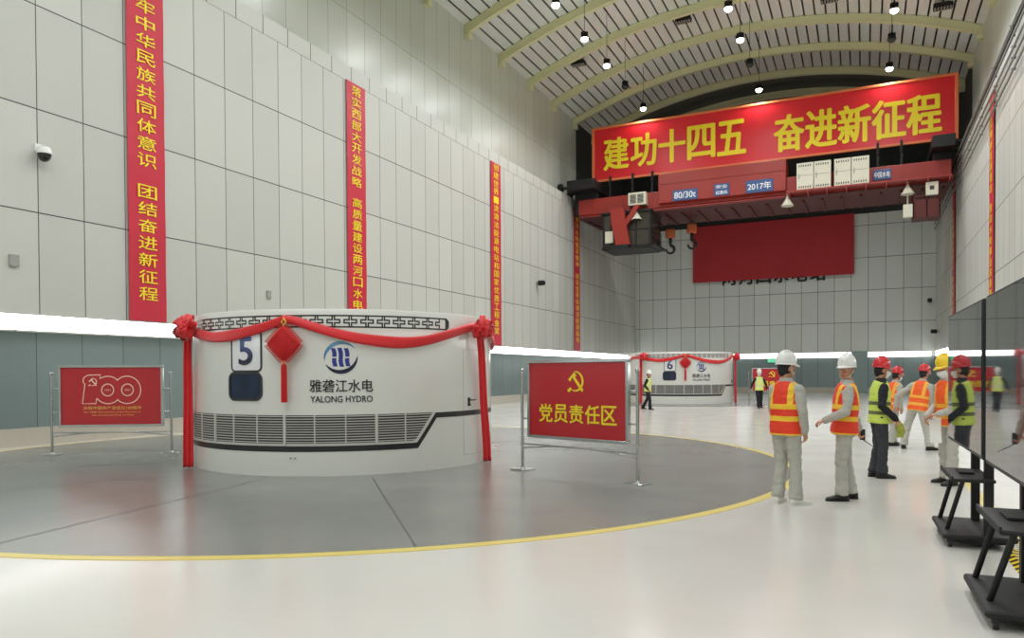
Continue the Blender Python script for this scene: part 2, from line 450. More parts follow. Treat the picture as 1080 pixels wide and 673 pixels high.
struct(disc(PC[0], PC[1], 7.62, 7.75, 0.0, 0.005), 'trim_3', M['yellow_paint'])
struct(disc(G6[0], G6[1], 0, 5.6, 0.0, 0.006), 'floor_plate_far', M['plate'])
mb = MB().box(1.22, 1.34, 7.0, 14.0, 0, .004); mb.box(1.34, 3.2, 8.55, 8.67, 0, .004)
struct(mb, 'trim_4', M['yellow_paint'])

# light strips (tubes in a cove)
def strip(p0, p1, nrm, label):
    t = thing('light_strip', label, 'light', ((p0[0] + p1[0]) / 2, (p0[1] + p1[1]) / 2, 2.52), 0, 'wall light strips')
    lx, ly = (p1[0] - p0[0]) / 2, (p1[1] - p0[1]) / 2
    d = Vector((lx, ly, 0)); n = Vector(nrm)
    def bar(a, b, z0, z1):
        Q = [(a, z0), (b, z0), (b, z1), (a, z1)]
        return MB().loft([[tuple(n * q + d * s + Vector((0, 0, z))) for q, z in Q] for s in (-1, 1)])
    bar(.002, .03, .02, .36).build('diffuser', M['strip'], t)
    fr = bar(.002, .05, .36, .39); q = bar(.002, .05, -.02, .02); fr.add(q.v, q.f)
    fr.build('rail', M['wall_left'], t)
strip((XL, YF + .2), (XL, YB - .2), (1, 0, 0), 'long white light strip low along the banner hung left wall')
strip((XR, YF + .2), (XR, YB - .2), (-1, 0, 0), 'white light strip low along right wall behind the two screens')
strip((XL + .3, YB), (-0.86, YB), (0, -1, 0), 'white light strip on end wall behind the far generator')
strip((0.2, YB), (XR - .3, YB), (0, -1, 0), 'short white light strip on end wall right of its gap')
# pier between the two end wall strips
struct(MB().box(-.86, .2, YB - .05, YB + .1, 0, 2.95), 'trim_5', M['lower_x'])

# ------------------------------------------------------------------ high-bay lamps
def lamp_proto(lit):
    t = bpy.data.objects.new('high_bay_lamp', None); COL.objects.link(t)
    mb = MB(); mb.cyl((0, 0, .42), (0, 0, 3.2), .012, n=6); mb.build('cord', M['black'], t)
    mb = MB(); mb.cyl((0, 0, .2), (0, 0, .42), .12, .07, 14)
    for k in range(10):
        a = 2 * PI * k / 10; mb.box(.1, .17, -.008, .008, .17, .4, Matrix.Rotation(a, 4, 'Z'))
    mb.loft([[(r * math.cos(2 * PI * k / 20), r * math.sin(2 * PI * k / 20), z) for k in range(20)] for r, z in ((.17, .2), (.19, .14), (.2, .1), (.185, .1), (.15, .18))])
    mb.build('housing', M['blackmatte'], t, angle=40)
    mb = MB(); mb.ell((0, 0, .08), (.175, .175, .13)); mb.build('diffuser', M['bulb'] if lit else M['bulb_off'], t, smooth=True)
    return t
PL, PO = lamp_proto(True), lamp_proto(False); used = set()
LX = (-11.95, -5.35, 1.14); LN = ('left', 'middle', 'right')
rows = [(43.45, True), (39.75, False), (36.55, True), (33.2, True), (29.6, True), (22.7, True), (15.8, True), (8.9, True), (2.0, True), (-4.9, True), (-11.8, True)]
wh = ('first', 'second', 'third', 'fourth', 'fifth', 'sixth', 'seventh', 'eighth', 'ninth', 'tenth', 'eleventh')
LIGHT_P = 490
for ri, (y, on) in enumerate(rows):
    for ci, x in enumerate(LX):
        src = PL if on else PO
        o = src if on not in used else copy_tree(src)
        used.add(on); o.location = (x, y, 17.2)
        tag(o, '%s hanging high bay lamp in the %s line, %s from the crane banner' % ('lit' if on else 'unlit black', LN[ci], wh[ri]), 'lamp', 'high bay lamps')
        if on:
            ld = bpy.data.lights.new('lamp_light', 'SPOT'); ld.energy = LIGHT_P * ((1.6 if ci else 1.0) if ri > 4 else 1.2); ld.color = (.98, 1.0, 1.03)
            ld.spot_size = R_(165); ld.spot_blend = .6; ld.shadow_soft_size = .3
            lo = bpy.data.objects.new('lamp_light', ld); COL.objects.link(lo); lo.location = (x, y, 17.0)
            if ri < 6:            # the diffuser also spills a little light upwards
                lg = bpy.data.lights.new('lamp_spill', 'POINT'); lg.energy = 26; lg.color = (.98, 1.0, 1.0); lg.shadow_soft_size = .3
                lo = bpy.data.objects.new('lamp_spill', lg); COL.objects.link(lo); lo.location = (x, y, 17.05)
#PART2

# ------------------------------------------------------------------ generator housings
GR, GH = 2.66, 2.54
def cyl_pt(u, z, lift):
    th = u / GR; r = GR + lift
    return Vector((r * math.sin(th), -r * math.cos(th), z))
def U(deg): return R_(deg) * GR
def col_fill(mb, u0, u1, fn, lift, n=24, thick=0.0):
    """a sheet on the drum between z-limits fn(u), in upright strips"""
    rows = []
    for k in range(n + 1):
        u = u0 + (u1 - u0) * k / n; lo, hi = fn(u); rows.append((u, lo, hi))
    if thick:
        mb.loft([[cyl_pt(u, lo, lift - thick), cyl_pt(u, lo, lift), cyl_pt(u, hi, lift), cyl_pt(u, hi, lift - thick)] for u, lo, hi in rows])
    else:
        mb.loft([[cyl_pt(u, lo, lift), cyl_pt(u, hi, lift)] for u, lo, hi in rows], cap=False, close=False)
def rr_fn(u0, u1, z0, z1, r):
    def fn(u):
        d = min(u - u0, u1 - u)
        if d >= r: return z0, z1
        d = max(d, 0); k = r - math.sqrt(max(r * r - (r - d) ** 2, 0)); return z0 + k, z1 - k
    return fn
def rr_loop(u0, u1, z0, z1, r, n=6):
    P = []
    for cx, cy, a0 in ((u1 - r, z1 - r, 0), (u0 + r, z1 - r, 90), (u0 + r, z0 + r, 180), (u1 - r, z0 + r, 270)):
        for k in range(n + 1):
            a = R_(a0 + 90 * k / n); P.append((cx + r * math.cos(a), cy + r * math.sin(a)))
    Q = []
    for a, b in zip(P, P[1:] + P[:1]):
        m = max(1, int(abs(b[0] - a[0]) / .08))
        for k in range(m): Q.append((a[0] + (b[0] - a[0]) * k / m, a[1] + (b[1] - a[1]) * k / m))
    return Q
def ring_on_drum(mb, P, w, lift):
    """outline of half-width w along a closed (u,z) loop"""
    n = len(P); A = []; B = []
    for i in range(n):
        a, b = P[i - 1], P[(i + 1) % n]; d = Vector((b[0] - a[0], b[1] - a[1])); d.normalize(); q = Vector((-d.y, d.x)) * w
        A.append((P[i][0] + q.x, P[i][1] + q.y)); B.append((P[i][0] - q.x, P[i][1] - q.y))
    rings = [[cyl_pt(*A[i], 0.0), cyl_pt(*A[i], lift), cyl_pt(*B[i], lift), cyl_pt(*B[i], 0.0)] for i in range(n)]
    rings.append(rings[0]); mb.loft(rings, cap=False)
def line_on_drum(mb, P, w, lift):
    """square-ended line of half-width w along an open (u,z) path of right-angled runs"""
    for (a, b), (c, d) in zip(P, P[1:]):
        u0, u1 = min(a, c) - w, max(a, c) + w; z0, z1 = min(b, d) - w, max(b, d) + w
        col_fill(mb, u0, u1, lambda u: (z0, z1), lift, max(1, int((u1 - u0) / .12)))

def generator(loc, digit, label):
    t = thing('generator_housing', label, 'generator', (loc[0], loc[1], 0))
    n = 128
    prof = [(GR - .3, 0), (GR, 0), (GR, .18), (GR, .9), (GR, 1.7), (GR, 2.2), (GR, 2.5), (GR - .015, 2.535), (GR - .05, GH), (GR - .5, GH - .02), (.4, GH + .0), (.3, GH + .0)]
    mb = MB(); mb.loft([[(r * math.sin(2 * PI * k / n), -r * math.cos(2 * PI * k / n), z) for k in range(n)] for r, z in prof])
    mb.build('drum', M['gen'], t, angle=35)
    # fretwork frieze
    z0, z1 = 2.262, 2.432; w = .011; mb = MB(); L = .004
    ua, ub = U(-42), U(74.5)
    col_fill(mb, ua, ub - .02, lambda u: (z1 - w, z1 + w), L, 60); col_fill(mb, ua, ub - .02, lambda u: (z0 - w, z0 + w), L, 60)
    P = .25; k = int((ub - ua) / P)
    for i in range(k):
        a = ua + i * P + .02; h = z1 - z0
        line_on_drum(mb, [(a, z1), (a, z1 - .36 * h), (a + .3 * P, z1 - .36 * h), (a + .3 * P, z0 + .36 * h), (a, z0 + .36 * h), (a, z0)], w, L)
        line_on_drum(mb, [(a + .86 * P, z1), (a + .86 * P, z1 - .36 * h), (a + .56 * P, z1 - .36 * h), (a + .56 * P, z0 + .36 * h), (a + .86 * P, z0 + .36 * h), (a + .86 * P, z0)], w, L)
    e = ub - .05
    col_fill(mb, e, e + .085, lambda u: (z0 - w + max(0, (u - e - .03)) * .9, z1 + w - max(0, (u - e - .03)) * .9), L, 6)
    mb.build('fretwork_frieze', M['gen_line'], t)
    # number plate
    a, b = U(-3.2), U(9.1); mb = MB(); col_fill(mb, a, b, rr_fn(a, b, 1.6, 2.215, .07), .008, 30, .008)
    pl = mb.build('number_plate', M['gen_plate'], t)
    mb = MB(); ring_on_drum(mb, rr_loop(a, b, 1.6, 2.215, .07), .013, .013); mb.build('rim', M['gen_line'], pl)
    mb = MB(); put_text(mb, digit, lambda u, v, l: cyl_pt(u, v, .012 + l), (a + b) / 2 - .125, (a + b) / 2 + .125, 1.70, 2.12, .03)
    mb.build('digit', M['digit'], pl)
    # window
    a, b = U(-4.3), U(9.0); mb = MB(); ring_on_drum(mb, rr_loop(a, b, 1.165, 1.57, .1), .02, .016)
    wn = mb.build('viewing_window', M['gen_line'], t)
    mb = MB(); col_fill(mb, a, b, rr_fn(a, b, 1.165, 1.57, .1), .006, 30, .006); mb.build('pane', M['window'], wn)
    # emblem: two crescents and three waves
    cu, cz, r = U(35.7), 1.80, .25; mb = MB()
    def crescent(a0, a1, wmax):
        pts = []
        for k in range(25):
            q = a0 + (a1 - a0) * k / 24; ww = wmax * math.sin(PI * k / 24) ** .8 + .004
            pts.append([cyl_pt(cu + rr * math.cos(q), cz + rr * math.sin(q), .004) for rr in (r, r - ww)])
        mb.loft(pts, cap=False, close=False)
    crescent(R_(35), R_(190), .055); em = mb.build('emblem', M['logo_top'], t)
    mb = MB(); crescent(R_(205), R_(365), .06); mb.build('crescent', M['logo_dark'], em)
    mb = MB()
    for q in (-.095, 0, .095):
        for h0, h1 in (((-.135, -.01), (.01, .14)) if q else ((-.14, .145),)):
            rows = []
            for k in range(13):
                z = h0 + (h1 - h0) * k / 12; s = q - .02 * math.sin(z / .145 * PI * .5) + .014 * math.sin(z / .145 * PI)
                rows.append([cyl_pt(cu + s - .032, cz + z, .004), cyl_pt(cu + s + .032, cz + z, .004)])
            mb.loft(rows, cap=False, close=False)
    mb.build('wave', M['logo_blue'], em)
    mb = MB(); put_text(mb, '雅砻江水电', lambda u, v, l: cyl_pt(u, v, .004 + l), U(25.7), U(45.9), 1.275, 1.465, .012)
    mb.build('lettering', M['gen_line'], t); mb = MB()
    put_text(mb, 'YALONG HYDRO', lambda u, v, l: cyl_pt(u, v, .004 + l), U(25.9), U(45.8), 1.122, 1.218, .012)
    mb.build('lettering', M['gen_line'], t)
    # louvre
    zt, zb = .93, .50; ul = U(-62); ut, ubm = U(67.6), U(60.6)
    def uend(z): return ubm + (ut - ubm) * (z - zb) / (zt - zb)
    mb = MB(); col_fill(mb, ul, ut - .002, lambda u: (zb if u < ubm else zb + (u - ubm) / (ut - ubm) * (zt - zb), zt), .003, 100); lo = mb.build('louvre', M['gen_dark'], t)
    mb = MB()
    for i in range(11):
        z = zb + (zt - zb) * (i + .5) / 11; ue = uend(z + .01); m = 90
        mb.loft([[cyl_pt(u, z - .006, .006), cyl_pt(u, z - .007, .014), cyl_pt(u, z + .004, .016), cyl_pt(u, z + .007, .006)] for u in [ul + (ue - ul) * k / m for k in range(m + 1)]])
    mb.build('slats', M['gen_slat'], lo)
    mb = MB()
    for d in (-42.2, -12.4, 17.3, 47.0):
        col_fill(mb, U(d) - .02, U(d) + .02, lambda u: (zb - .03, zt), .022, 2, .02)
        for q in (9.9, 19.8):
            if d + q < 62: col_fill(mb, U(d + q) - .009, U(d + q) + .009, lambda u: (zb, zt), .021, 1, .018)
    rows = []
    for k in range(9):
        z = zb - .03 + (zt - zb + .03) * k / 8; rows.append([cyl_pt(uend(z) - .004, z, 0), cyl_pt(uend(z) - .004, z, .02), cyl_pt(uend(z) + .05, z, .02), cyl_pt(uend(z) + .05, z, 0)])
    mb.loft(rows); col_fill(mb, ul, uend(zb) + .03, lambda u: (zb - .035, zb - .002), .012, 80, .012)
    mb.build('divider', M['gen_slat'], lo)
    # dark stripe with its kink
    mb = MB(); P = [(U(-70), .375), (U(61.6), .375), (U(69.3), .84), (U(117), .84)]; Q = [(U(-70), .462), (U(60.2), .462), (U(68.0), .925), (U(117), .925)]
    rows = []
    for (p0, p1), (q0, q1) in zip(zip(P, P[1:]), zip(Q, Q[1:])):
        m = max(4, int((p1[0] - p0[0]) / .06))
        for k in range(m + 1):
            f = k / m; rows.append([cyl_pt(p0[0] + (p1[0] - p0[0]) * f, p0[1] + (p1[1] - p0[1]) * f, .004), cyl_pt(q0[0] + (q1[0] - q0[0]) * f, q0[1] + (q1[1] - q0[1]) * f, .004)])
    mb.loft(rows, cap=False, close=False); mb.build('dark_stripe', M['gen_line'], t)
    # service door
    mb = MB(); ring_on_drum(mb, rr_loop(U(83), U(113), .18, 1.95, .02), .005, .003); dr = mb.build('door', M['seam'], t)
    mb = MB(); h = U(86.4)
    mb.loft([[cyl_pt(h - .03 + x, 1.0 + z, .0), cyl_pt(h - .03 + x, 1.0 + z, .02)] for x, z in ((0, 0), (.04, 0), (.04, .14), (0, .14), (0, 0))], cap=False, close=False)
    mb.tube([cyl_pt(h - .01, 1.1, .0), cyl_pt(h - .01, 1.1, .05), cyl_pt(h + .05, 1.1, .055), cyl_pt(h + .14, 1.1, .05)], .012)
    mb.tube([cyl_pt(h - .01, 1.02, .0), cyl_pt(h - .01, 1.02, .04)], .016)
    mb.build('handle', M['black'], dr)
    mb = MB()
    for d in (19.2, 20.6): mb.cyl(cyl_pt(U(d), .28, 0), cyl_pt(U(d), .28, .012), .014, n=10)
    mb.build('bolt_pair', M['steel'], t)
    return t

def rosette(mb, c, nrm, rad, seed):
    rnd = random.Random(seed); n = Vector(nrm).normalized()
    for i in range(46):
        d = Vector((rnd.gauss(0, 1), rnd.gauss(0, 1), rnd.gauss(0, 1))).normalized()
        if d.dot(n) < -.25: d = -d
        a = d.orthogonal().normalized(); a = Matrix.Rotation(rnd.random() * 6.28, 3, d) @ a; b = d.cross(a)
        L = rad * rnd.uniform(.8, 1.08); wd = rad * rnd.uniform(.2, .3); rings = []
        for k in range(11):
            q = PI * 2 * k / 10
            p = Vector(c) + d * (L * .5 * (1 - math.cos(q))) + a * (rad * .3 * math.sin(q))
            rings.append([p - b * wd, p - b * wd * .3 + d * .01, p + b * wd * .3 - d * .006, p + b * wd])
        mb.loft(rings, cap=False, close=False)
    mb.ell(c, (rad * .62,) * 3, nu=10, nv=7)

SW1 = [(-45, 2.30), (-36, 2.29), (-25.2, 2.225), (-17.5, 2.165), (-11.3, 2.13), (-3.8, 2.14), (4.4, 2.20), (11.6, 2.28), (17.4, 2.375)]
SW2 = [(17.4, 2.375), (21.2, 2.345), (27.2, 2.25), (33, 2.168), (39, 2.10), (44.9, 2.06), (51, 2.036), (57.5, 2.037), (64.5, 2.08), (72.5, 2.17), (82.2, 2.285), (90.4, 2.36), (97, 2.36)]
def smooth_path(P, m=4):
    out = []
    for i in range(len(P) - 1):
        p0 = P[max(i - 1, 0)]; p1 = P[i]; p2 = P[i + 1]; p3 = P[min(i + 2, len(P) - 1)]
        for k in range(m):
            t = k / m
            out.append(tuple(.5 * (2 * b + (c - a) * t + (2 * a - 5 * b + 4 * c - d) * t * t + (3 * b - a - 3 * c + d) * t ** 3) for a, b, c, d in zip(p0, p1, p2, p3)))
    return out + [P[-1]]
def swag(mb, P, seed):
    P = smooth_path(P, 5); n = len(P); rings = []
    for i, (d, z) in enumerate(P):
        f = i / (n - 1); hh = .062 + .022 * math.sin(PI * f); u = U(d); tw = .35 * math.sin(f * 9 + seed)
        ring = []
        for k in range(14):
            q = 2 * PI * k / 14; rip = 1 + .16 * math.sin(3 * q + f * 6 + seed)
            x = .03 * math.cos(q) * rip; y = hh * math.sin(q) * rip
            ring.append(cyl_pt(u, z + y * math.cos(tw) , .05 + x + y * math.sin(tw) * .25))
        rings.append(ring)
    mb.loft(rings)
def tail(mb, d0, d1, z0, w0, w1, seed, lift, face):
    wd = Vector((math.cos(R_(face)), math.sin(R_(face)), 0)); nd = Vector((math.sin(R_(face)), -math.cos(R_(face)), 0))
    rings = []; n = 34
    for i in range(n + 1):
        f = i / n; z = z0 + (.02 - z0) * f; u = U(d0 + (d1 - d0) * f); w = w0 + (w1 - w0) * f
        ring = []; m = 12
        for k in range(m + 1):
            s = k / m - .5
            ring.append(cyl_pt(u, z, lift) + wd * (s * w) + nd * (.012 + .02 * math.sin(s * 14 + seed + f * 2.0) + .012 * math.sin(f * 9)))
        for k in range(m, -1, -1):
            s = k / m - .5
            ring.append(cyl_pt(u, z, lift) + wd * (s * w) + nd * (.004 + .02 * math.sin(s * 14 + seed + f * 2.0) + .012 * math.sin(f * 9)))
        rings.append(ring)
    mb.loft(rings)
def garland(loc, label):
    t = thing('ribbon_garland', label, 'garland', (loc[0], loc[1], 0), 0)
    for i, (P, s) in enumerate(((SW1, .4), (SW2, 1.7), ([(97, 2.34), (110, 2.19), (128, 2.08), (147, 2.16), (160, 2.33)], 2.2), ([(-45, 2.30), (-60, 2.15), (-80, 2.07), (-100, 2.16), (-112, 2.33)], 3.0))):
        mb = MB(); swag(mb, P, s); mb.build('swag', M['red_silk'], t, smooth=True)
    for d, sd in ((-24.5, 3), (88.3, 8)):
        mb = MB(); c = cyl_pt(U(d), 2.31, .19); rosette(mb, c, cyl_pt(U(d), 0, 0), .225, sd); mb.build('rosette', M['red_silk'], t, smooth=True)
    mb = MB(); tail(mb, -30.0, -30.5, 2.25, .13, .165, .3, .125, 38); mb.build('tail', M['red_silk'], t, smooth=True)
    mb = MB(); tail(mb, 89.5, 95.5, 2.25, .14, .19, 1.3, .12, 62); mb.build('tail', M['red_silk'], t, smooth=True)
    return t
def knot(loc, label):
    c = cyl_pt(U(18.4), 0, .06); t = thing('chinese_knot', label, 'ornament', (loc[0] + c.x, loc[1] + c.y, 0), R_(17.5))
    zc, h, w = 2.005, .275, .262
    mb = MB(); rings = []; n = 26
    for y, k in ((-.085, .90), (-.095, .80), (-.055, 1.0)):
        pass
    def dia(s, y):
        out = []
        for a in range(40):
            q = 2 * PI * a / 40; r = 1 / (abs(math.cos(q)) ** 1.12 + abs(math.sin(q)) ** 1.12) ** (1 / 1.12)
            out.append((w * s * r * math.cos(q), y, zc + h * s * r * math.sin(q)))
        return out
    mb.loft([dia(.94, -.04), dia(1.0, -.05), dia(1.0, -.075), dia(.94, -.09), dia(.5, -.096)]); pn = mb.build('panel', M['red_knot'], t)
    # woven cords standing proud of the panel
    mb = MB()
    for i in range(-6, 7):
        f = i / 7
        for sg in (-1, 1):
            a = Vector((w * (f - 1) / 2 * sg, 0, zc + h * (f + 1) / 2)); b = Vector((w * (f + 1) / 2 * sg, 0, zc + h * (f - 1) / 2))
            mid = (a + b) / 2; a = mid + (a - mid) * .93; b = mid + (b - mid) * .93
            mb.tube([a + Vector((0, -.088, 0)), mid + Vector((0, -.1, 0)), b + Vector((0, -.088, 0))], .011, 6)
    mb.build('woven_cord', M['red_knot'], pn, smooth=True)
    mb = MB()
    for s in ((1, 1), (1, -1), (-1, 1), (-1, -1)):
        for i in range(1, 14):
            f = i / 14; p = Vector((s[0] * w * f, -.062, zc + s[1] * h * (1 - f))); q = p + Vector((s[0] * .055, 0, s[1] * .02 if s[1] > 0 else -.012)); q2 = p + Vector((s[0] * .04, 0, s[1] * .03))
            mb.tube([p, (p + q) / 2 + Vector((0, -.006, 0)), q, q2], .0075, 5)
    mb.build('fringe', M['red_knot'], t)
    mb = MB(); mb.tube([(0, -.06, zc + h), (-.035, -.06, zc + h + .05), (0, -.055, zc + h + .11), (.035, -.06, zc + h + .05)], .012, 7, True)
    mb.build('hanging_loop', M['gold_let'], t, smooth=True)
    mb = MB(); mb.cyl((0, -.065, zc - h - .035), (0, -.065, zc - h + .02), .026, .03, 12); ts = mb.build('tassel_cap', M['orange_trim'], t, angle=40)
    mb = MB(); rings = []
    for z, r in ((zc - h - .03, .026), (zc - h - .07, .036), (zc - h - .3, .038), (1.13, .04)):
        rings.append([((r * (1 + .22 * (k % 2))) * math.cos(2 * PI * k / 28), -.065 + r * (1 + .22 * (k % 2)) * math.sin(2 * PI * k / 28), z) for k in range(28)])
    mb.loft(rings); mb.build('tassel', M['red_knot'], t)
    return t
generator(G5, '5', 'large white round generator housing numbered 5 on the grey floor disc')
generator(G6, '6', 'far white round generator housing numbered 6 by the end wall')
garland(G5, 'red silk ribbon garland with rosettes draped round the housing numbered 5')
garland(G6, 'red silk ribbon garland with rosettes draped round the far housing numbered 6')
knot(G5, 'red diamond Chinese knot with tassel hanging on the housing numbered 5')
knot(G6, 'red diamond Chinese knot with tassel hanging on the far housing numbered 6')

# ------------------------------------------------------------------ sign barriers
def hammer_sickle(mb, fn, cu, cv, s):
    """hammer and sickle, s = overall size"""
    def poly(P): mb.add([fn(cu + x * s, cv + y * s, .0) for x, y in P], [tuple(range(len(P)))])
    n = 22; rows = []
    for k in range(n + 1):                       # blade: crescent open to the left
        a = R_(100 - 225 * k / n); f = k / n; wd = .012 + .1 * math.sin(PI * min(1, f * .92 + .06)) ** .9
        ro = .46
        rows.append([fn(cu + (.0 + ro * math.cos(a)) * s, cv + (.02 + ro * math.sin(a)) * s, 0), fn(cu + (.0 + (ro - wd) * math.cos(a)) * s, cv + (.02 + (ro - wd) * math.sin(a)) * s, 0)])
    mb.loft(rows, cap=False, close=False)
    poly([(-.31, -.24), (-.22, -.33), (-.40, -.48), (-.50, -.40)])               # sickle grip
    poly([(-.16, .16), (-.06, .25), (.46, -.36), (.36, -.46)])                   # hammer shaft
    poly([(-.44, .10), (-.08, .44), (.06, .30), (-.12, .13), (-.20, .20), (-.32, .0)])  # hammer head
def barrier(a, b, label, art):
    a = Vector(a + (0,)); b = Vector(b + (0,)); d = b - a; L = d.length; rz = math.atan2(d.y, d.x)
    t = thing('sign_barrier', label, 'barrier', tuple((a + b) / 2), rz)
    ox = -L / 2
    for i, x in enumerate((ox, -ox)):
        p = MB(); p.cyl((x, 0, .03), (x, 0, 1.57), .025, n=18); po = p.build('post', M['steel'], t, angle=40)
        q = MB(); q.ell((x, 0, 1.592), (.036, .036, .034)); q.cyl((x, 0, 1.552), (x, 0, 1.575), .031, n=18); q.build('finial', M['steel'], po, smooth=True)
        q = MB(); q.rbox(x - .16, x + .16, -.13, .13, .0, .028, .02); q.cyl((x, 0, .028), (x, 0, .05), .045, .03, 18); q.build('base_plate', M['steel'], po, angle=40)
    x0, x1, z0, z1 = ox + .14, ox + L - .14, .54, 1.745
    f = MB()
    for u0, u1, v0, v1 in ((x0, x1, z1 - .045, z1), (x0, x1, z0, z0 + .045), (x0, x0 + .045, z0 + .045, z1 - .045), (x1 - .045, x1, z0 + .045, z1 - .045)):
        f.rbox(u0, u1, -.035, .035, v0, v1, .008, axis='Y')
    bd = MB(); bd.box(x0 + .045, x1 - .045, -.012, .012, z0 + .045, z1 - .045)
    bo = bd.build('board', M['red_board'], t); f.build('frame', M['steel'], bo, angle=40)
    for s, xe, xp in ((-1, x0, ox), (1, x1, -ox)):
        for z in (.83, 1.285):
            r = MB(); r.cyl((xp - s * .02, 0, z), (xe + s * .0, 0, z), .013, n=10); r.build('connector', M['steel'], t, angle=40)
    r = MB(); r.cyl((ox, 0, .43), (-ox, 0, .43), .013, n=10); r.build('rail', M['steel'], t, angle=40); r = MB()
    r.tube([(ox + L * k / 16, 0, .36 + .075 * math.sin(PI * k / 16)) for k in range(17)], .013, 10)
    r.build('rail', M['steel'], t, angle=40)
    fn = lambda u, v, l: Vector((ox + u, -.0145 - l, v))
    if art == 'emblem':
        e = MB(); hammer_sickle(e, fn, 1.115, 1.415, .33); e.build('emblem', M['yellow_let'], bo)
        e = MB()
        for i, ch in enumerate('党员责任区'):
            put_text(e, ch, fn, .39 + .303 * i, .39 + .303 * i + .262, .80, 1.07, .02)
        e.build('lettering', M['yellow_let'], bo)
    else:
        g = lambda x, y: (.143 + ((75 + x / 8.41) - 62) * .01764, 1.74 - ((380 + y / 8.41) - 386) * .01854)
        circ = lambda cx, cy, rx, a0, a1, n: [(cx + rx * math.cos(R_(a0 + (a1 - a0) * k / n)), cy - rx * math.sin(R_(a0 + (a1 - a0) * k / n))) for k in range(n + 1)]
        outl = [(97, 388), (122, 212), (107, 200), (106, 175), (118, 152), (150, 135), (262, 133), (252, 166)] + circ(325, 268, 122, 120, 47, 10) + circ(495, 268, 122, 137, -137, 30) + circ(325, 268, 122, -47, -142, 12) + [(224, 343), (216, 388)]
        e = MB(); w = .009
        def stroke(P, closed=True):
            Q = [g(*p) for p in P]; n = len(Q); rows = []
            for i in range(n):
                p, q = Q[i - 1] if (i or closed) else Q[i], Q[(i + 1) % n]; dd = Vector((q[0] - p[0], q[1] - p[1])); dd.normalize(); nn = Vector((-dd.y, dd.x)) * w
                rows.append([fn(Q[i][0] + nn.x, Q[i][1] + nn.y, 0), fn(Q[i][0] - nn.x, Q[i][1] - nn.y, 0)])
            if closed: rows.append(rows[0])
            e.loft(rows, cap=False, close=False)
        stroke(outl); stroke(circ(322, 268, 53, 0, 352, 30)); stroke(circ(498, 268, 52, 0, 352, 30))
        for s, x in (('1921', 322), ('2021', 498)):
            u0, v0 = g(x - 26, 276); u1, v1 = g(x + 26, 260); put_text(e, s, fn, u0, u1, v0, v1)
        e.build('anniversary_numeral', M['pale_line'], bo)
        e = MB(); cu, cv = g(190, 197); hammer_sickle(e, fn, cu, cv, .17); e.build('emblem', M['pale_line'], bo)
        e = MB()
        for s, xa, xb, ya, yb in (('庆祝中国共产党成立100周年', 105, 622, 442, 412), ('The 100th Anniversary of the Founding of', 105, 615, 474, 457), ('The Communist Party of China', 178, 556, 501, 485)):
            u0, v0 = g(xa, ya); u1, v1 = g(xb, yb); put_text(e, s, fn, u0, u1, v0, v1)
        e.build('lettering', M['gold_let'], bo)
    return t
barrier((-4.92, 10.69), (-2.83, 9.96), 'steel barrier with red board of yellow emblem and characters near the floor disc edge', 'emblem')
barrier((-14.29, 9.13), (-12.39, 10.3), 'steel barrier with red board showing an outlined 100 by the left wall', '100')
barrier((-5.35, 39.4), (-3.2, 39.9), 'far steel barrier with red emblem board near the end wall', 'emblem')

# ------------------------------------------------------------------ wall banners
def wall_banner(side, y0, y1, text, label, zt=11.9, zb=2.92, pitch=.4035, zlast=3.63):
    xw = XL if side < 0 else XR; s = 1 if side < 0 else -1
    t = thing('wall_banner', label, 'banner', (xw, (y0 + y1) / 2, zb), 0, 'red vertical banners on the side walls')
    hw = (y1 - y0) / 2; mb = MB(); rows = []
    for k in range(25):
        z = (zt - zb) * k / 24; off = .05 + .006 * math.sin(k * 1.3)
        rows.append([(s * off, -hw, z), (s * (off + .012), -hw, z), (s * (off + .012), hw, z), (s * off, hw, z)])
    mb.loft(rows); sh = mb.build('sheet', M['red_banner'], t)
    mb = MB(); mb.cyl((s * .04, -hw, zt - zb - .01), (s * .04, hw, zt - zb - .01), .022, n=10); mb.cyl((s * .045, -hw, .02), (s * .045, hw, .02), .02, n=10); mb.build('hem_rod', M['red_banner'], t, angle=40)
    mb = MB(); z = zlast - zb; cw = .27
    for ch in reversed(text):
        if ch != ' ':
            fn = lambda u, v, l: Vector((s * (.072 + l), -u if s < 0 else u, v))
            put_text(mb, ch, fn, -cw, cw, z - .165, z + .165, .012)
            z += pitch
        else: z += pitch * .85
    mb.build('lettering', M['yellow_let'], sh)
wall_banner(-1, 12.49, 13.56, '铸牢中华民族共同体意识 团结奋进新征程', 'tall red banner nearest on the left wall, above the board showing 100', pitch=.43, zlast=3.61)
wall_banner(-1, 21.1, 22.17, '落实西部大开发战略 高质量建设两河口水电站', 'tall red banner on left wall rising behind the housing numbered 5')
wall_banner(-1, 32.2, 33.27, '创建世界一流清洁能源电站和国家优质工程金奖', 'tall red banner on left wall just right of the near housing')
wall_banner(-1, 43.6, 44.65, '发扬水电铁军精神 建设世界级清洁能源基地', 'tall red banner on left wall farthest back, nearest the crane')
wall_banner(1, 32.45, 33.5, '坚持新发展理念 推动水电事业高质量发展', 'tall red banner on right wall above the gap between the two screens')
wall_banner(1, 45.6, 46.7, '安全第一质量至上 建设精品样板工程', 'narrow looking red banner far back on right wall, beside the crane end')

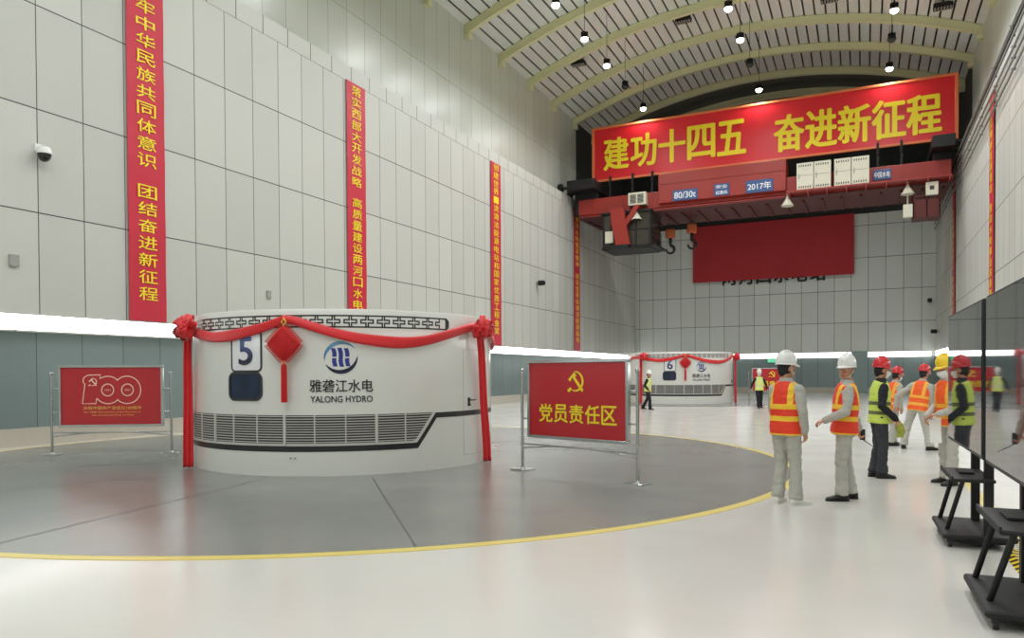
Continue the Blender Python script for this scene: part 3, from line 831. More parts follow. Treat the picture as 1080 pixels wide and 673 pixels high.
# ------------------------------------------------------------------ crane
CY = 43.0
M['conductor'] = mat('dull conductor metal', rgb(112, 110, 100), 0.5)
M['cabglass'] = mat('dim cab glass', rgb(62, 58, 50), 0.12, var=.2)
cr = thing('bridge_crane', 'red overhead bridge crane spanning the hall under the big slogan banner', 'crane', (0, CY, 0))
mb = MB(); mb.rbox(-15.9, 3.9, .0, .9, 11.2, 12.15, .03, axis='X'); mb.rbox(-15.9, 3.9, .0, .9, 11.08, 11.16, .01, axis='X')
for k in range(11): mb.box(-15 + k * 1.85, -14.94 + k * 1.85, -.05, .02, 11.16, 12.12)
gd = mb.build('girder', M['crane'], cr)
mb = MB(); mb.rbox(-15.9, 3.9, 4.0, 4.9, 11.1, 12.4, .03, axis='X'); mb.build('girder', M['crane_shaded'], cr)
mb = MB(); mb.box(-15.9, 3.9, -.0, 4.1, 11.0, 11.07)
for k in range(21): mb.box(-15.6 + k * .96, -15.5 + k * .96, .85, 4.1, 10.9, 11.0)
mb.build('deck', M['crane_shaded'], cr)
mb = MB(); mb.rbox(-10.87, -3.87, -.28, 1.2, 11.38, 13.08, .04, axis='X')
for k in range(8): mb.box(-10.6 + k * .93, -10.54 + k * .93, -.31, -.27, 11.5, 11.62)
mb.box(-10.87, -3.87, -.31, -.27, 12.45, 12.51); cov = mb.build('hoist_cover', M['crane'], cr)
for x0, x1, z0, z1, rows in ((-10.02, -8.6, 11.42, 12.02, ('80/30t',)), (-7.68, -6.84, 11.46, 12.12, ('安全', '起重机')), (-5.95, -4.53, 11.42, 12.1, ('2017年',))):
    mb = MB(); mb.rbox(x0, x1, -.33, -.28, z0, z1, .02, axis='Y'); pl = mb.build('name_plate', M['blue_plate'], cov)
    mb = MB(); n = len(rows); h = (z1 - z0) / n
    for i, s in enumerate(rows):
        zb = z1 - (i + 1) * h; fn = lambda u, v, l: Vector((u, -.334 - l, v))
        put_text(mb, s, fn, x0 + .1, x1 - .1, zb + .2 * h, zb + .8 * h, .015)
    mb.build('plate_lettering', M['white_let'], cov)
mb = MB(); mb.rbox(.38, 1.22, -.06, .0, 11.45, 11.98, .02, axis='Y'); pl = mb.build('name_plate', M['blue_plate'], gd)
mb = MB(); put_text(mb, '中国水电', lambda u, v, l: Vector((u, -.064 - l, v)), .44, 1.16, 11.56, 11.87, .015); mb.build('plate_lettering', M['white_let'], gd)
# walkway and the four cabinets on it
mb = MB(); mb.box(-3.8, 3.9, -.75, .0, 11.14, 11.22)
for k in range(9): mb.box(-3.7 + k * .93, -3.64 + k * .93, -.75, 0, 11.0, 11.14)
mb.build('walkway', M['crane'], cr)
for x0, x1 in ((-3.3, -2.47), (-2.44, -1.62), (-1.46, -.66), (-.63, .2)):
    mb = MB(); mb.rbox(x0, x1, -.6, -.08, 11.22, 12.66, .02); cb = mb.build('electrical_cabinet', M['cabinet'], cr)
    for z in (12.5, 11.38):
        mb = MB()
        for q in range(6): mb.box(x0 + .1 + q * .11, x0 + .15 + q * .11, -.61, -.595, z - .05, z + .05)
        mb.build('vent', M['gen_dark'], cb)
    mb = MB(); mb.box(x0 + .03, x1 - .03, -.612, -.6, 11.98, 12.0); mb.rbox(x0 + .1, x0 + .14, -.64, -.6, 11.8, 12.1, .008); mb.build('handle', M['grey_plastic'], cb)
# end trucks at both walls
for s, xa, xb in ((-1, -16.3, -14.6), (1, 3.0, 4.0)):
    mb = MB(); mb.rbox(xa, xb, -1.0, 5.6, 12.55, 13.15, .05, axis='Y')
    mb.rbox(xa + .1, xb - .1, .1, .8, 11.2, 12.6, .05); mb.rbox(xa + .1, xb - .1, 4.1, 4.8, 11.2, 12.6, .05)
    tr = mb.build('end_truck', M['blackmatte'], cr)
    wx = XLU + .45 if s < 0 else XRU - .45
    for y in (-.6, 1.0, 3.6, 5.2):
        mb = MB(); mb.cyl((wx - .1, y, 12.82), (wx + .1, y, 12.82), .3, n=20); mb.cyl((wx + (.1 if s < 0 else -.1), y, 12.82), (xa if s < 0 else xb, y, 12.82), .09, n=10); mb.build('wheel', M['blackmatte'], tr, angle=40)
# posts that carry the banner
for x in (-15.0, -14.0, -12.6, -11.4, .6, 1.7, 3.2):
    mb = MB(); mb.rbox(x - .06, x + .06, .35, .47, 12.1, 13.5, .01); mb.rbox(x - .16, x + .16, .25, .57, 12.1, 12.16, .02); mb.cyl((x, .3, 12.85), (x, .3, 13.1), .07, .1, 12); mb.build('banner_post', M['blackmatte'], cr)
# air conditioner on the left end, cab and its column
mb = MB(); mb.rbox(-12.62, -11.55, -.5, .0, 11.38, 12.12, .03); ac = mb.build('louvred_box', M['cabinet'], cr)
mb = MB()
for x0 in (-12.5, -12.05):
    for k in range(7): mb.box(x0, x0 + .36, -.512, -.498, 11.5 + k * .075, 11.55 + k * .075)
mb.build('louvre', M['gen_dark'], ac)
mb = MB(); mb.loft([[(x, y, z) for x, y in ((-13.6 + q, -.95), (-12.75 + q, -.95), (-12.75 + q, -.7), (-13.6 + q, -.7))] for q, z in ((0, 11.2), (.1, 10.3), (.35, 9.05))])
mb.loft([[(x, y, z) for x, y in ((-12.2 + q, -.9), (-11.9 + q, -.9), (-11.9 + q, -.7), (-12.2 + q, -.7))] for q, z in ((.1, 11.3), (-.75, 10.1))])
mb.build('cab_column', M['crane'], cr)
mb = MB(); mb.rbox(-14.25, -11.25, -.6, 1.8, 8.85, 9.05, .1); mb.rbox(-14.3, -11.2, -.65, 1.85, 10.95, 11.08, .05); mb.rbox(-13.7, -12.5, -1.0, -.6, 8.85, 9.05, .04)
for x, y in ((-14.2, -.5), (-11.35, -.5), (-14.2, 1.7), (-11.35, 1.7), (-13.72, -.5), (-12.2, -.5)): mb.rbox(x, x + .09, y, y + .09, 9.05, 10.95, .01)
mb.box(-14.2, -11.26, -.52, -.47, 9.95, 10.02); cabo = mb.build('cab', M['blackmatte'], cr)
mb = MB()
for x0, x1 in ((-14.1, -13.73), (-13.62, -12.2), (-12.1, -11.36)):
    mb.box(x0, x1, -.47, -.455, 10.03, 10.93); mb.box(x0, x1, -.47, -.455, 9.07, 9.94)
mb.box(-14.17, -14.15, -.4, 1.7, 9.07, 10.93); mb.box(-11.31, -11.29, -.4, 1.7, 9.07, 10.93)
mb.build('pane', M['cabglass'], cabo)
mb = MB(); mb.rbox(-14.0, -13.5, -.66, -.5, 9.25, 9.95, .03); mb.build('meter_box', M['cabinet'], cabo)
mb = MB()
for k in range(8): mb.cyl((-11.2 + .0, -.7 + k * .34, 9.0), (-11.2, -.7 + k * .34, 9.9), .02, n=6)
mb.cyl((-11.2, -.7, 9.9), (-11.2, 1.7, 9.9), .025, n=6); mb.cyl((-11.2, -.7, 9.45), (-11.2, 1.7, 9.45), .02, n=6)
mb.box(-11.3, -10.9, -.7, 1.8, 8.9, 9.0); mb.build('cab_railing', M['blackmatte'], cr)
# flood lamps under the girder
for x, y in ((-3.79, -.3), (1.96, -.3), (-12.1, -.55)):
    mb = MB(); mb.cyl((x, y, 10.98), (x, y, 11.25), .03, n=8)
    mb.loft([[(x + r * math.cos(2 * PI * k / 18), y + r * math.sin(2 * PI * k / 18), z) for k in range(18)] for r, z in ((.06, 11.02), (.09, 10.9), (.33, 10.52), (.31, 10.5), (.1, 10.82))]); mb.build('flood_lamp', M['cabinet'], cr, angle=50)
# service cage at the right end
mb = MB(); mb.box(2.2, 3.4, -.3, 1.0, 9.3, 9.38); mb.box(2.2, 3.4, -.3, -.26, 9.38, 10.2)
for x in (2.2, 2.78, 3.34): mb.rbox(x, x + .06, -.3, -.24, 9.3, 11.2, .01); mb.rbox(x, x + .06, .94, 1.0, 9.3, 11.2, .01)
mb.box(2.2, 3.4, -.3, -.26, 10.35, 10.41); mb.build('service_cage', M['crane_shaded'], cr)
mb = MB(); mb.rbox(2.75, 3.3, -.5, -.3, 10.35, 11.0, .02); bx = mb.build('junction_box', M['cabinet'], cr)
mb = MB(); mb.box(2.92, 3.12, -.505, -.5, 10.6, 10.8); mb.build('vent', M['gen_dark'], bx)
mb = MB(); mb.rbox(1.75, 2.18, -.4, -.1, 9.35, 10.0, .02); mb.cyl((1.96, -.25, 10.0), (1.96, -.25, 11.0), .03, n=8); mb.build('junction_box', M['cabinet'], cr)

def hook(x, z, label):
    t = thing('crane_hook', label, 'hook', (x, 46.0, z), R_(20))
    mb = MB(); mb.rbox(-.28, .28, -.2, .2, .95, 1.5, .08, axis='Y'); mb.cyl((0, -.24, 1.22), (0, .24, 1.22), .2, n=18); mb.build('block', M['orange_paint'], t, angle=40)
    mb = MB(); mb.cyl((0, 0, .55), (0, 0, .98), .1, n=12)
    mb.tube([(0, 0, .62), (.02, 0, .5)] + [(.0 + .24 * math.sin(R_(a)), 0, .25 + .24 * math.cos(R_(a))) for a in range(20, 290, 18)], [.09, .09] + [.1 - .003 * k for k in range(15)], 10); mb.build('hook', M['black'], t, smooth=True)
    mb = MB()
    for q in (-.16, -.06, .06, .16): mb.cyl((q, 0, 1.45), (q, 0, 10.88 - z), .02, n=6)
    mb.build('wire_rope', M['black'], t)
hook(-10.95, 8.95, 'black crane hook on an orange block hanging clear left of the red cloth')
hook(-9.62, 9.15, 'crane hook with orange block hanging at the red cloth edge')

# slogan banner on the crane
bt = thing('slogan_banner', 'huge red banner with yellow characters and orange edging on the crane', 'banner', (0, 43.55, 13.25))
x0, x1, h = -15.2, 4.25, 3.33
mb = MB(); mb.box(x0, x1, -.03, .03, 0, h); sh = mb.build('sheet', M['slogan_red'], bt)
mb = MB()
for a, b, c, d in ((x0, x1, 0, .13), (x0, x1, h - .13, h), (x0, x0 + .16, .13, h - .13), (x1 - .16, x1, .13, h - .13)): mb.rbox(a, b, -.07, .07, c, d, .02, axis='Y')
mb.build('edging', M['orange_trim'], bt)
mb = MB(); fn = lambda u, v, l: Vector((u, -.045 - l, v))
for ch, u in (('建', -14.4), ('功', -12.7), ('十', -11.0), ('四', -9.3), ('五', -7.6)):
    mb = MB(); put_text(mb, ch, fn, u, u + 1.5, .66, 2.55, .03, .03); mb.build('character', M['yellow_let'], bt)
for ch, u in (('奋', -4.53), ('进', -2.9), ('新', -1.27), ('征', .36), ('程', 1.97)):
    mb = MB(); put_text(mb, ch, fn, u, u + 1.5, .46, 2.42, .03, .03); mb.build('character', M['yellow_let'], bt)

# red cloth over the station's name on the end wall
ct = MB(); rows = []; X0, X1 = -11.9, -.68
for j in range(15):
    z = 8.38 + 4.25 * j / 14; r = []
    for k in range(49):
        x = X0 + (X1 - X0) * k / 48; r.append((x, YB - .3 + .03 * math.sin(k * .9) * math.sin(j * .2 + .5) + .02 * math.sin(k * .23), z))
    rows.append(r + [(p[0], p[1] + .03, p[2]) for p in reversed(r)])
ct.loft(rows); tag(ct.build('red_cloth', M['red_cloth'], smooth=False), 'plain dark red cloth hung on end wall over the black station name', 'cloth')
st = thing('wall_lettering', 'row of black characters on end wall peeping out below the red cloth', 'sign', (0, YB, 0))
for i, ch in enumerate('两河口水电站'):
    mb = MB(); u = -9.75 + i * 1.24
    put_text(mb, ch, lambda u, v, l: Vector((u, -.02 - l, v)), u, u + 1.0, 8.08, 9.15, .03, .08); mb.build('character', M['black'], st)

# conductor bars along the top of the right wall
proto = None
for i, (x, z) in enumerate(((4.2, 11.0), (4.2, 11.35), (4.2, 11.7), (4.18, 12.05), (4.15, 12.36))):
    t = bpy.data.objects.new('conductor_bar', None); COL.objects.link(t); t.location = (x, 0, z)
    mb = MB(); mb.rbox(-.025, .025, -10, 57, -.04, .04, .01, axis='Y'); mb.build('bar', M['conductor'], t)
    for k in range(17):
        if k == 0:
            mb = MB(); mb.rbox(-.03, .09, -8, -7.9, .04, .09, .01); arm0 = mb.build('support_arm', M['blackmatte'], t)
        else:
            a = arm0.copy(); COL.objects.link(a); a.location = (0, k * 3.6, 0)
    tag(t, 'long thin conductor bar at the right wall top, %s of five' % ('lowest', 'second from bottom', 'middle', 'second from top', 'topmost')[i], 'conductor bar', 'conductor bars by the right wall')
struct(MB().box(XRU - .9, XRU, YF, YB, ZT, 12.6), 'trim_6', M['blackmatte'])
struct(MB().box(XLU, XLU + .7, YF, YB, ZT, 12.52), 'trim_7', M['blackmatte'])

# ------------------------------------------------------------------ display screens on wheeled stands
def screen(cx, cy, bx, by, label):
    t = thing('display_screen', label, 'screen', (cx, cy, 0), R_(1.3))
    W, z0, z1 = 1.03, .86, 2.1            # screen faces -X, long side along Y
    mb = MB(); mb.rbox(0, .07, -W - .02, W + .02, z0 - .02, z1 + .02, .015, axis='X'); pn = mb.build('panel', M['black'], t)
    mb = MB(); mb.box(-.004, .001, -W, W, z0 + .012, z1); mb.build('glass', M['screen'], pn)
    mb = MB(); mb.rbox(.07, .11, -.7, .7, 1.1, 1.85, .02, axis='X'); mb.build('back_housing', M['blackmatte'], pn)
    dx = bx - cx
    for y in (-.36, .36):
        mb = MB(); mb.rbox(dx + .06, dx + .13, y - .04, y + .04, .12, 1.75, .01); mb.rbox(.1, dx + .1, y - .05, y + .05, 1.1, 1.16, .01); mb.rbox(.1, dx + .1, y - .05, y + .05, 1.7, 1.76, .01); mb.build('post', M['blackmatte'], t)
    mb = MB(); mb.rbox(dx - .26, dx + .3, -.46, .46, .075, .12, .04); mb.rbox(dx - .22, dx + .26, -.42, .42, .05, .08, .03); mb.build('base_plate', M['blackmatte'], t)
    for x in (dx - .2, dx + .24):
        for y in (-.4, .4):
            mb = MB(); mb.cyl((x - .015, y, .03), (x + .015, y, .03), .03, n=16); mb.rbox(x - .025, x + .025, y - .025, y + .025, .04, .08, .005); mb.build('caster', M['black'], t, angle=40)
    mb = MB(); mb.rbox(dx - .2, dx + .13, -.5, .34, .585, .615, .03); mb.rbox(dx - .2, dx - .185, -.5, .34, .6, .635, .005); mb.rbox(dx - .1, dx + .02, -.15, .1, .615, .635, .01); mb.build('tray', M['blackmatte'], t)
    for y0, y1 in ((.2, .36), (-.38, -.2)):
        mb = MB(); mb.tube([(dx - .1, y0, .59), (dx - .2, y1, .12)], .02, 10); mb.build('brace', M['blackmatte'], t, angle=40)
    mb = MB(); mb.tube(smooth_path([(dx + .12, .1, 1.1), (dx + .2, .12, .7), (dx + .17, .05, .3), (dx + .26, -.1, .14), (dx + .4, -.1, .012)], 5), .007, 6); mb.build('cable', M['black'], t)
screen(.815, 7.92, .87, 7.93, 'large dark screen on black wheeled stand, the one next to the yellow helmet')
screen(.862, 5.62, .90, 5.80, 'large dark screen on black wheeled stand, cut by the photo edge')

# ------------------------------------------------------------------ small fittings
def camera_dome(loc, label, big=True):
    t = thing('security_camera', label, 'camera', loc); t.scale = (.78,) * 3
    mb = MB(); mb.rbox(0, .05, -.1, .1, .12, .34, .01, axis='X'); mb.rbox(.04, .3, -.03, .03, .2, .26, .01); mb.build('bracket', M['white_helmet'], t)
    mb = MB(); mb.loft([[(.28 + r * math.cos(2 * PI * k / 20), r * math.sin(2 * PI * k / 20), z) for k in range(20)] for r, z in ((.07, .24), (.16, .2), (.2, .1), (.2, .02))]); mb.build('housing', M['white_helmet'], t, angle=40)
    mb = MB(); mb.ell((.28, 0, .02), (.185, .185, .22)); mb.build('dome', M['lens'], t, smooth=True)
camera_dome((XL, 10.32, 6.4), 'white dome camera with black bulb on left wall, left of the first banner')
def box_camera(loc, rz, label):
    t = thing('security_camera', label, 'camera', loc, rz)
    mb = MB(); mb.rbox(0, .04, -.08, .08, -.1, .1, .01, axis='X'); mb.rbox(.03, .16, -.025, .025, -.03, .03, .005); mb.build('bracket', M['grey_plastic'], t)
    mb = MB(); mb.rbox(.12, .46, -.13, .13, -.12, .14, .03, axis='X'); b = mb.build('housing', M['blackmatte'], t)
    mb = MB(); mb.cyl((.46, 0, 0), (.49, 0, 0), .08, n=18); mb.build('lens', M['lens'], b, angle=40)
box_camera((XL, 37.85, 6.53), 0, 'small black camera on left wall between the two farther banners')
box_camera((3.95, YB, 6.3), -PI / 2, 'small black camera high on end wall by its right corner')
box_camera((XR, 55.2, 4.1), PI, 'small black camera low on right wall near the end wall corner')
def plate(loc, w, h, label):
    t = thing('wall_box', label, 'wall box', loc)
    mb = MB(); mb.rbox(0, .05, -w / 2, w / 2, -h / 2, h / 2, .01, axis='X'); b = mb.build('cover', M['grey_plastic'], t)
    mb = MB()
    for y in (-1, 1):
        for z in (-1, 1): mb.cyl((.05, y * w * .4, z * h * .4), (.056, y * w * .4, z * h * .4), .012, n=8)
    mb.build('screw', M['steel'], t)
plate((XL, 9.76, 4.02), .2, .26, 'square grey wall box on left wall below the dome camera')
plate((XL, 17.28, 3.99), .16, .24, 'small grey wall box on left wall between the two nearer banners')
t = thing('exit_sign', 'green lit exit sign hanging on end wall behind the man with his back turned', 'sign', (-6.2, YB + .1, 2.2))
mb = MB(); mb.rbox(-.34, .34, -.08, .04, -.02, .34, .02, axis='Y'); hs = mb.build('housing', M['black'], t)
mb = MB(); mb.box(-.3, .3, -.086, -.08, .02, .3); mb.build('face', M['green_sign'], hs)
mb = MB(); put_text(mb, '安全出口', lambda u, v, l: Vector((u, -.09 - l, v)), -.24, .24, .09, .22); mb.build('lettering', M['white_let'], hs)
# raised hazard-striped cable ramp by the stands
mb = MB(); mb.loft([[(x, y, z) for x, z in ((1.06, .0), (1.1, .045), (1.22, .045), (1.26, .0))] for y in (6.75, 7.42)])
tag(mb.build('cable_ramp', M['hazard']), 'short black and yellow striped ramp on floor beside the nearer screen stand', 'cable ramp')
# little louvred boxes under the vault
for i, (x, y) in enumerate(((-8.68, 39.5), (-14.6, 39.5), (-1.6, 40.0), (3.3, 40.4))):
    zc = ZA + math.sqrt((RA + .4) ** 2 - (x - XC) ** 2)
    t = thing('ceiling_vent', 'small dark vent box on the ceiling, %s of four in a row across' % ('second from left', 'leftmost', 'third from left', 'rightmost')[i], 'vent', (x, y, zc), 0, 'ceiling vent boxes')
    mb = MB(); mb.rbox(-.4, .4, -.22, .22, -.28, -.06, .02); mb.build('case', M['blackmatte'], t)
    mb = MB()
    for k in range(6): mb.box(-.36 + k * .13, -.30 + k * .13, -.2, .2, -.31, -.28)
    mb.cyl((-.3, 0, -.06), (-.3, 0, .12), .02, n=6).cyl((.3, 0, -.06), (.3, 0, .12), .02, n=6)
    mb.build('slats', M['grey_plastic'], t)

# ------------------------------------------------------------------ people
def fuse(mb, name, m, parent, voxel, smooth_it=4, wrinkle=0.0, tc=None, seed=0):
    """melt overlapping closed shapes into one continuous skin"""
    o = mb.build(name, m, None)
    md = o.modifiers.new('r', 'REMESH'); md.mode = 'VOXEL'; md.voxel_size = voxel; md.adaptivity = 0.0
    if smooth_it:
        s = o.modifiers.new('s', 'SMOOTH'); s.iterations = smooth_it; s.factor = .5
    dg = bpy.context.evaluated_depsgraph_get(); me = bpy.data.meshes.new_from_object(o.evaluated_get(dg))
    old = o.data; o.modifiers.clear(); o.data = me; bpy.data.meshes.remove(old); me.name = name
    if not me.materials: me.materials.append(m)
    if wrinkle:
        for v in me.vertices:
            c = v.co; q = noise.noise(Vector((c.x * 9 + seed, c.y * 9, c.z * 16))) + .5 * noise.noise(Vector((c.x * 22 + seed, c.y * 22, c.z * 30)))
            v.co = c + v.normal * wrinkle * q
    for p in me.polygons: p.use_smooth = True
    if parent is not None: o.parent = parent
    return o
def add_tc(o, M_inv):
    me = o.data; a = me.attributes.new('tc', 'FLOAT_VECTOR', 'POINT')
    for v in me.vertices: a.data[v.index].vector = M_inv @ v.co

def sup(cx, cy, w, d, z, n=24, e=2.5):
    out = []
    for k in range(n):
        q = 2 * PI * k / n; c, s = math.cos(q), math.sin(q)
        out.append(Vector((cx + w * math.copysign(abs(c) ** (2 / e), c), cy + d * math.copysign(abs(s) ** (2 / e), s), z)))
    return out
def person(loc, rz, label, height=1.70, vest='vest_orange', shirt='workwear', pants='workwear', shoes='shoe_black', helmet='white_helmet',
           lean=(0, 0), head=(0, 0), hips=None, legs=None, armL=None, armR=None, mask=False, face=False, chinstrap=False, fine=.008, stout=1.0, group=None, seed=1, twist=0.0):
    """local frame: faces -Y, own left is +X. legs/arms: joint points in that frame"""
    k = height / 1.70
    root_v = Vector((0, 0, 0))
    hipc = Vector(hips or (0, 0, .90))
    T = Matrix.Translation(hipc) @ Matrix.Rotation(R_(twist), 4, 'Z') @ Matrix.Rotation(R_(lean[0]), 4, 'X') @ Matrix.Rotation(R_(lean[1]), 4, 'Y')   # torso frame
    tp = lambda x, y, z: T @ Vector((x, y, z))
    neck = tp(0, .005, .56); headc = neck + (T.to_3x3() @ Vector((0, -.02, .14)))
    Hm = Matrix.Translation(headc) @ Matrix.Rotation(R_(head[0]), 4, 'Z') @ Matrix.Rotation(R_(head[1]), 4, 'X')
    hp = lambda x, y, z: Hm @ Vector((x, y, z)); H3 = Hm.to_3x3()
    hipL, hipR = tp(.09, 0, -.02), tp(-.09, 0, -.02)
    legs = legs or {}
    LL = legs.get('L', ((.10, -.02, .49), (.11, .02, .085), (.3, -1))); LR = legs.get('R', ((-.10, -.02, .49), (-.11, .02, .085), (-.3, -1)))
    shL, shR = tp(.168, .0, .448), tp(-.168, .0, .448)
    armL = armL or {}; armR = armR or {}
    eL = Vector(armL.get('e', tp(.235, .03, .19))); wL = Vector(armL.get('w', tp(.245, -.04, -.04)))
    eR = Vector(armR.get('e', tp(-.235, .03, .19))); wR = Vector(armR.get('w', tp(-.245, -.04, -.04)))
    S = Matrix.Scale(k, 4)
    def scaled(mb): mb.v = [v * k for v in mb.v]; return mb
    # ---- body: one continuous skin
    b = MB()
    b.ell(hp(0, .012, .012), (.076, .094, .105), H3, 18, 12); b.ell(hp(0, -.026, -.062), (.054, .06, .058), H3)
    b.cap(hp(0, -.096, .0), hp(0, -.106, -.03), .009, .014, 8); b.cap(hp(-.03, -.082, .028), hp(.03, -.082, .028), .012, .012, 8)
    b.ell(hp(0, -.083, -.066), (.024, .012, .009), H3); b.ell(hp(0, -.075, -.1), (.02, .016, .014), H3)
    for s in (-1, 1): b.ell(hp(s * .078, .012, -.012), (.011, .02, .03), H3)
    b.cap(headc + H3 @ Vector((0, .02, -.06)), neck - (neck - hipc).normalized() * .03, .053, .06)
    b.loft([[T @ p for p in sup(0, 0, w, d, z)] for w, d, z in ((.13, .09, -.06), (.15, .1, .05), (.13, .09, .2), (.15, .1, .38), (.13, .07, .5), (.05, .05, .56))])
    for h, (kn, an, tq) in ((hipL, LL), (hipR, LR)):
        kn, an = Vector(kn), Vector(an)
        b.cap(h, kn, .075, .05); b.cap(kn, an, .048, .032); f = Vector((tq[0], tq[1], 0)).normalized(); b.cap(an + Vector((0, 0, -.03)), an + f * .12 + Vector((0, 0, -.055)), .03, .025)
    for sh, e, w in ((shL, eL, wL), (shR, eR, wR)):
        b.cap(sh, e, .045, .036); b.cap(e, w, .036, .025)
    for s, e, w, A in ((1, eL, wL, armL), (-1, eR, wR, armR)):
        d = Vector(A.get('d', (w - e))).normalized(); n = Vector(A.get('n', (-s, 0, 0))); n = (n - d * n.dot(d)).normalized(); t = d.cross(n) * 1.0
        ts = 1 if A.get('thumb', Vector((0, -1, 0.2))) is None else (1 if t.dot(Vector(A.get('thumb', (0, -1, .3)))) > 0 else -1)
        curl = A.get('curl', 28)
        for q in (-.026, 0, .026): b.cap(w + d * .01 + t * q * .7, w + d * .082 + t * q, .015, .0135, 8)
        for i, ln in enumerate((.068, .076, .07, .056)):
            q = (1.5 - i) * .0195 * ts; p = w + d * .086 + t * q; dd = d.copy(); ax = t
            rot = Matrix.Rotation(R_(curl), 3, d.cross(n))
            r = .0095 if i < 3 else .0085
            for sgm in (.42, .32, .26):
                a2 = R_(curl); dd = (dd * math.cos(a2) + (n - dd * n.dot(dd)).normalized() * math.sin(a2)).normalized()
                p2 = p + dd * ln * sgm * 1.05; b.cap(p, p2, r, r * .92, 8); p = p2; r *= .92
        p = w + d * .028 + t * ts * .026; q1 = p + (d * .55 + t * ts * .65 + n * .35).normalized() * .038; q2 = q1 + (d * .85 + t * ts * .2 + n * .4).normalized() * .03
        b.cap(p, q1, .013, .011, 8); b.cap(q1, q2, .011, .009, 8)
    root = fuse(scaled(b), 'person', M['skin'], None, fine, 2)
    root.location = loc; root.rotation_euler = (0, 0, rz); tag(root, label, 'person', group)
    vx = max(fine * 1.35, .011)
    # ---- clothes
    c = MB()
    c.loft([[T @ p for p in sup(0, 0, w * stout, d * stout, z)] for w, d, z in ((.165, .115, -.1), (.168, .118, .0), (.15, .105, .1), (.145, .1, .14))])
    for h, (kn, an, tq) in ((hipL, LL), (hipR, LR)):
        kn, an = Vector(kn), Vector(an); mid = (Vector(h) + kn) / 2
        c.cap(h + Vector((0, 0, .0)), mid, .103, .092, 16); c.cap(mid, kn, .092, .078, 16); c.cap(kn, (kn * .4 + an * .6), .078, .074, 16)
        lo = an + (kn - an).normalized() * .0 ; c.cyl(kn * .4 + an * .6, lo + Vector((0, 0, -.01)), .074, .079, 16); c.ell(lo + Vector((0, -.012, .02)), (.078, .085, .03))
    fuse(scaled(c), 'trousers', M[pants], root, vx, 4, .012, seed=seed)
    c = MB()
    c.loft([[T @ p for p in sup(0, yy, w * stout, d * stout, z)] for w, d, z, yy in ((.17, .12, -.03, 0), (.165, .115, .1, 0), (.178, .122, .3, 0), (.178, .11, .42, 0), (.15, .085, .5, 0), (.085, .07, .545, 0), (.07, .068, .585, -.004))])
    for sh, e, w in ((shL, eL, wL), (shR, eR, wR)):
        c.cap(sh, (sh + e) / 2, .064, .064, 14); c.cap((sh + e) / 2, e, .066, .058, 14); c.cap(e, (e + w) / 2, .057, .053, 14); c.cyl((e + w) / 2, w, .053, .046, 14)
        c.cap(w, w + (e - w).normalized() * .05, .044, .046, 14)
    fuse(scaled(c), 'jacket', M[shirt], root, vx, 3, .010, seed=seed + 3)
    # vest: its own shell over the jacket, open at the sides for the sleeves
    c = MB(); so = .016
    c.loft([[T @ p for p in sup(0, yy, w * stout + so, d * stout + so, z, 32)] for w, d, z, yy in
            ((.178, .128, -.085, 0), (.178, .128, -.04, 0), (.168, .118, .1, 0), (.178, .122, .26, 0), (.162, .118, .36, 0), (.15, .105, .43, 0), (.138, .082, .505, .0), (.085, .066, .535, .003), (.07, .058, .548, .005))])
    vo = fuse(scaled(c), 'vest', M[vest], root, vx * .9, 2, .007, seed=seed + 5); add_tc(vo, (S @ T).inverted() if abs(k - 1) < 1e-6 else (Matrix.Scale(1 / k, 4) @ (S @ T @ S.inverted()).inverted()))
    # shoes
    for an, tq in ((LL[1], LL[2]), (LR[1], LR[2])):
        an = Vector(an); f = Vector((tq[0], tq[1], 0)).normalized(); sd = Vector((-f.y, f.x, 0)); c = MB()
        lift = an.z - .085
        def P(a, s, z): return Vector((an.x, an.y, 0)) + f * a + sd * s + Vector((0, 0, z + lift))
        def rg(a, w, h, z0=.0): return [P(a, w * math.cos(2 * PI * q / 14), z0 + max(h * .5 + h * .5 * math.sin(2 * PI * q / 14), .0)) for q in range(14)]
        c.loft([rg(-.075, .022, .05, .01), rg(-.065, .036, .085), rg(-.03, .043, .105), rg(.03, .044, .1), rg(.08, .048, .075), rg(.13, .05, .058), rg(.17, .042, .048), rg(.19, .02, .034)])
        so_ = scaled(c).build('shoe', M[shoes], root, smooth=True)
        c = MB(); c.loft([[P(a, w * s_, z) for a, w, s_ in ((-.078, .03, 1), (-.03, .046, 1), (.04, .045, 1), (.12, .052, 1), (.18, .036, 1), (.196, .012, 1), (.196, .012, -1), (.18, .036, -1), (.12, .052, -1), (.04, .045, -1), (-.03, .046, -1), (-.078, .03, -1))] for z in (.0, .018)])
        scaled(c).build('sole', M['shoe_black'] if shoes != 'shoe_white' else M['shoe_white'], so_)
    # hair under the helmet
    c = MB(); c.ell(hp(0, .026, .005), (.081, .092, .1), H3, 18, 12); c.ell(hp(0, .06, -.05), (.055, .045, .055), H3)
    hm = fuse(scaled(c), 'hair', M['hair'], root, .01, 2)
    # helmet
    hp0 = hp; hp = lambda x, y, z: hp0(x, y + .004, z + .016)
    c = MB(); rings = []; n = 36
    for r, z in ((1.0, .028), (1.0, .05), (.985, .085), (.92, .12), (.78, .15), (.56, .17), (.3, .181), (.08, .184)):
        rings.append([hp(.102 * r * math.cos(2 * PI * q / n) * 1.0, .012 + .124 * r * math.sin(2 * PI * q / n), z) for q in range(n)])
    c.loft(rings)
    he = scaled(c).build('helmet', M[helmet], root, smooth=True)
    c = MB(); inner = []; outer = []; outl = []
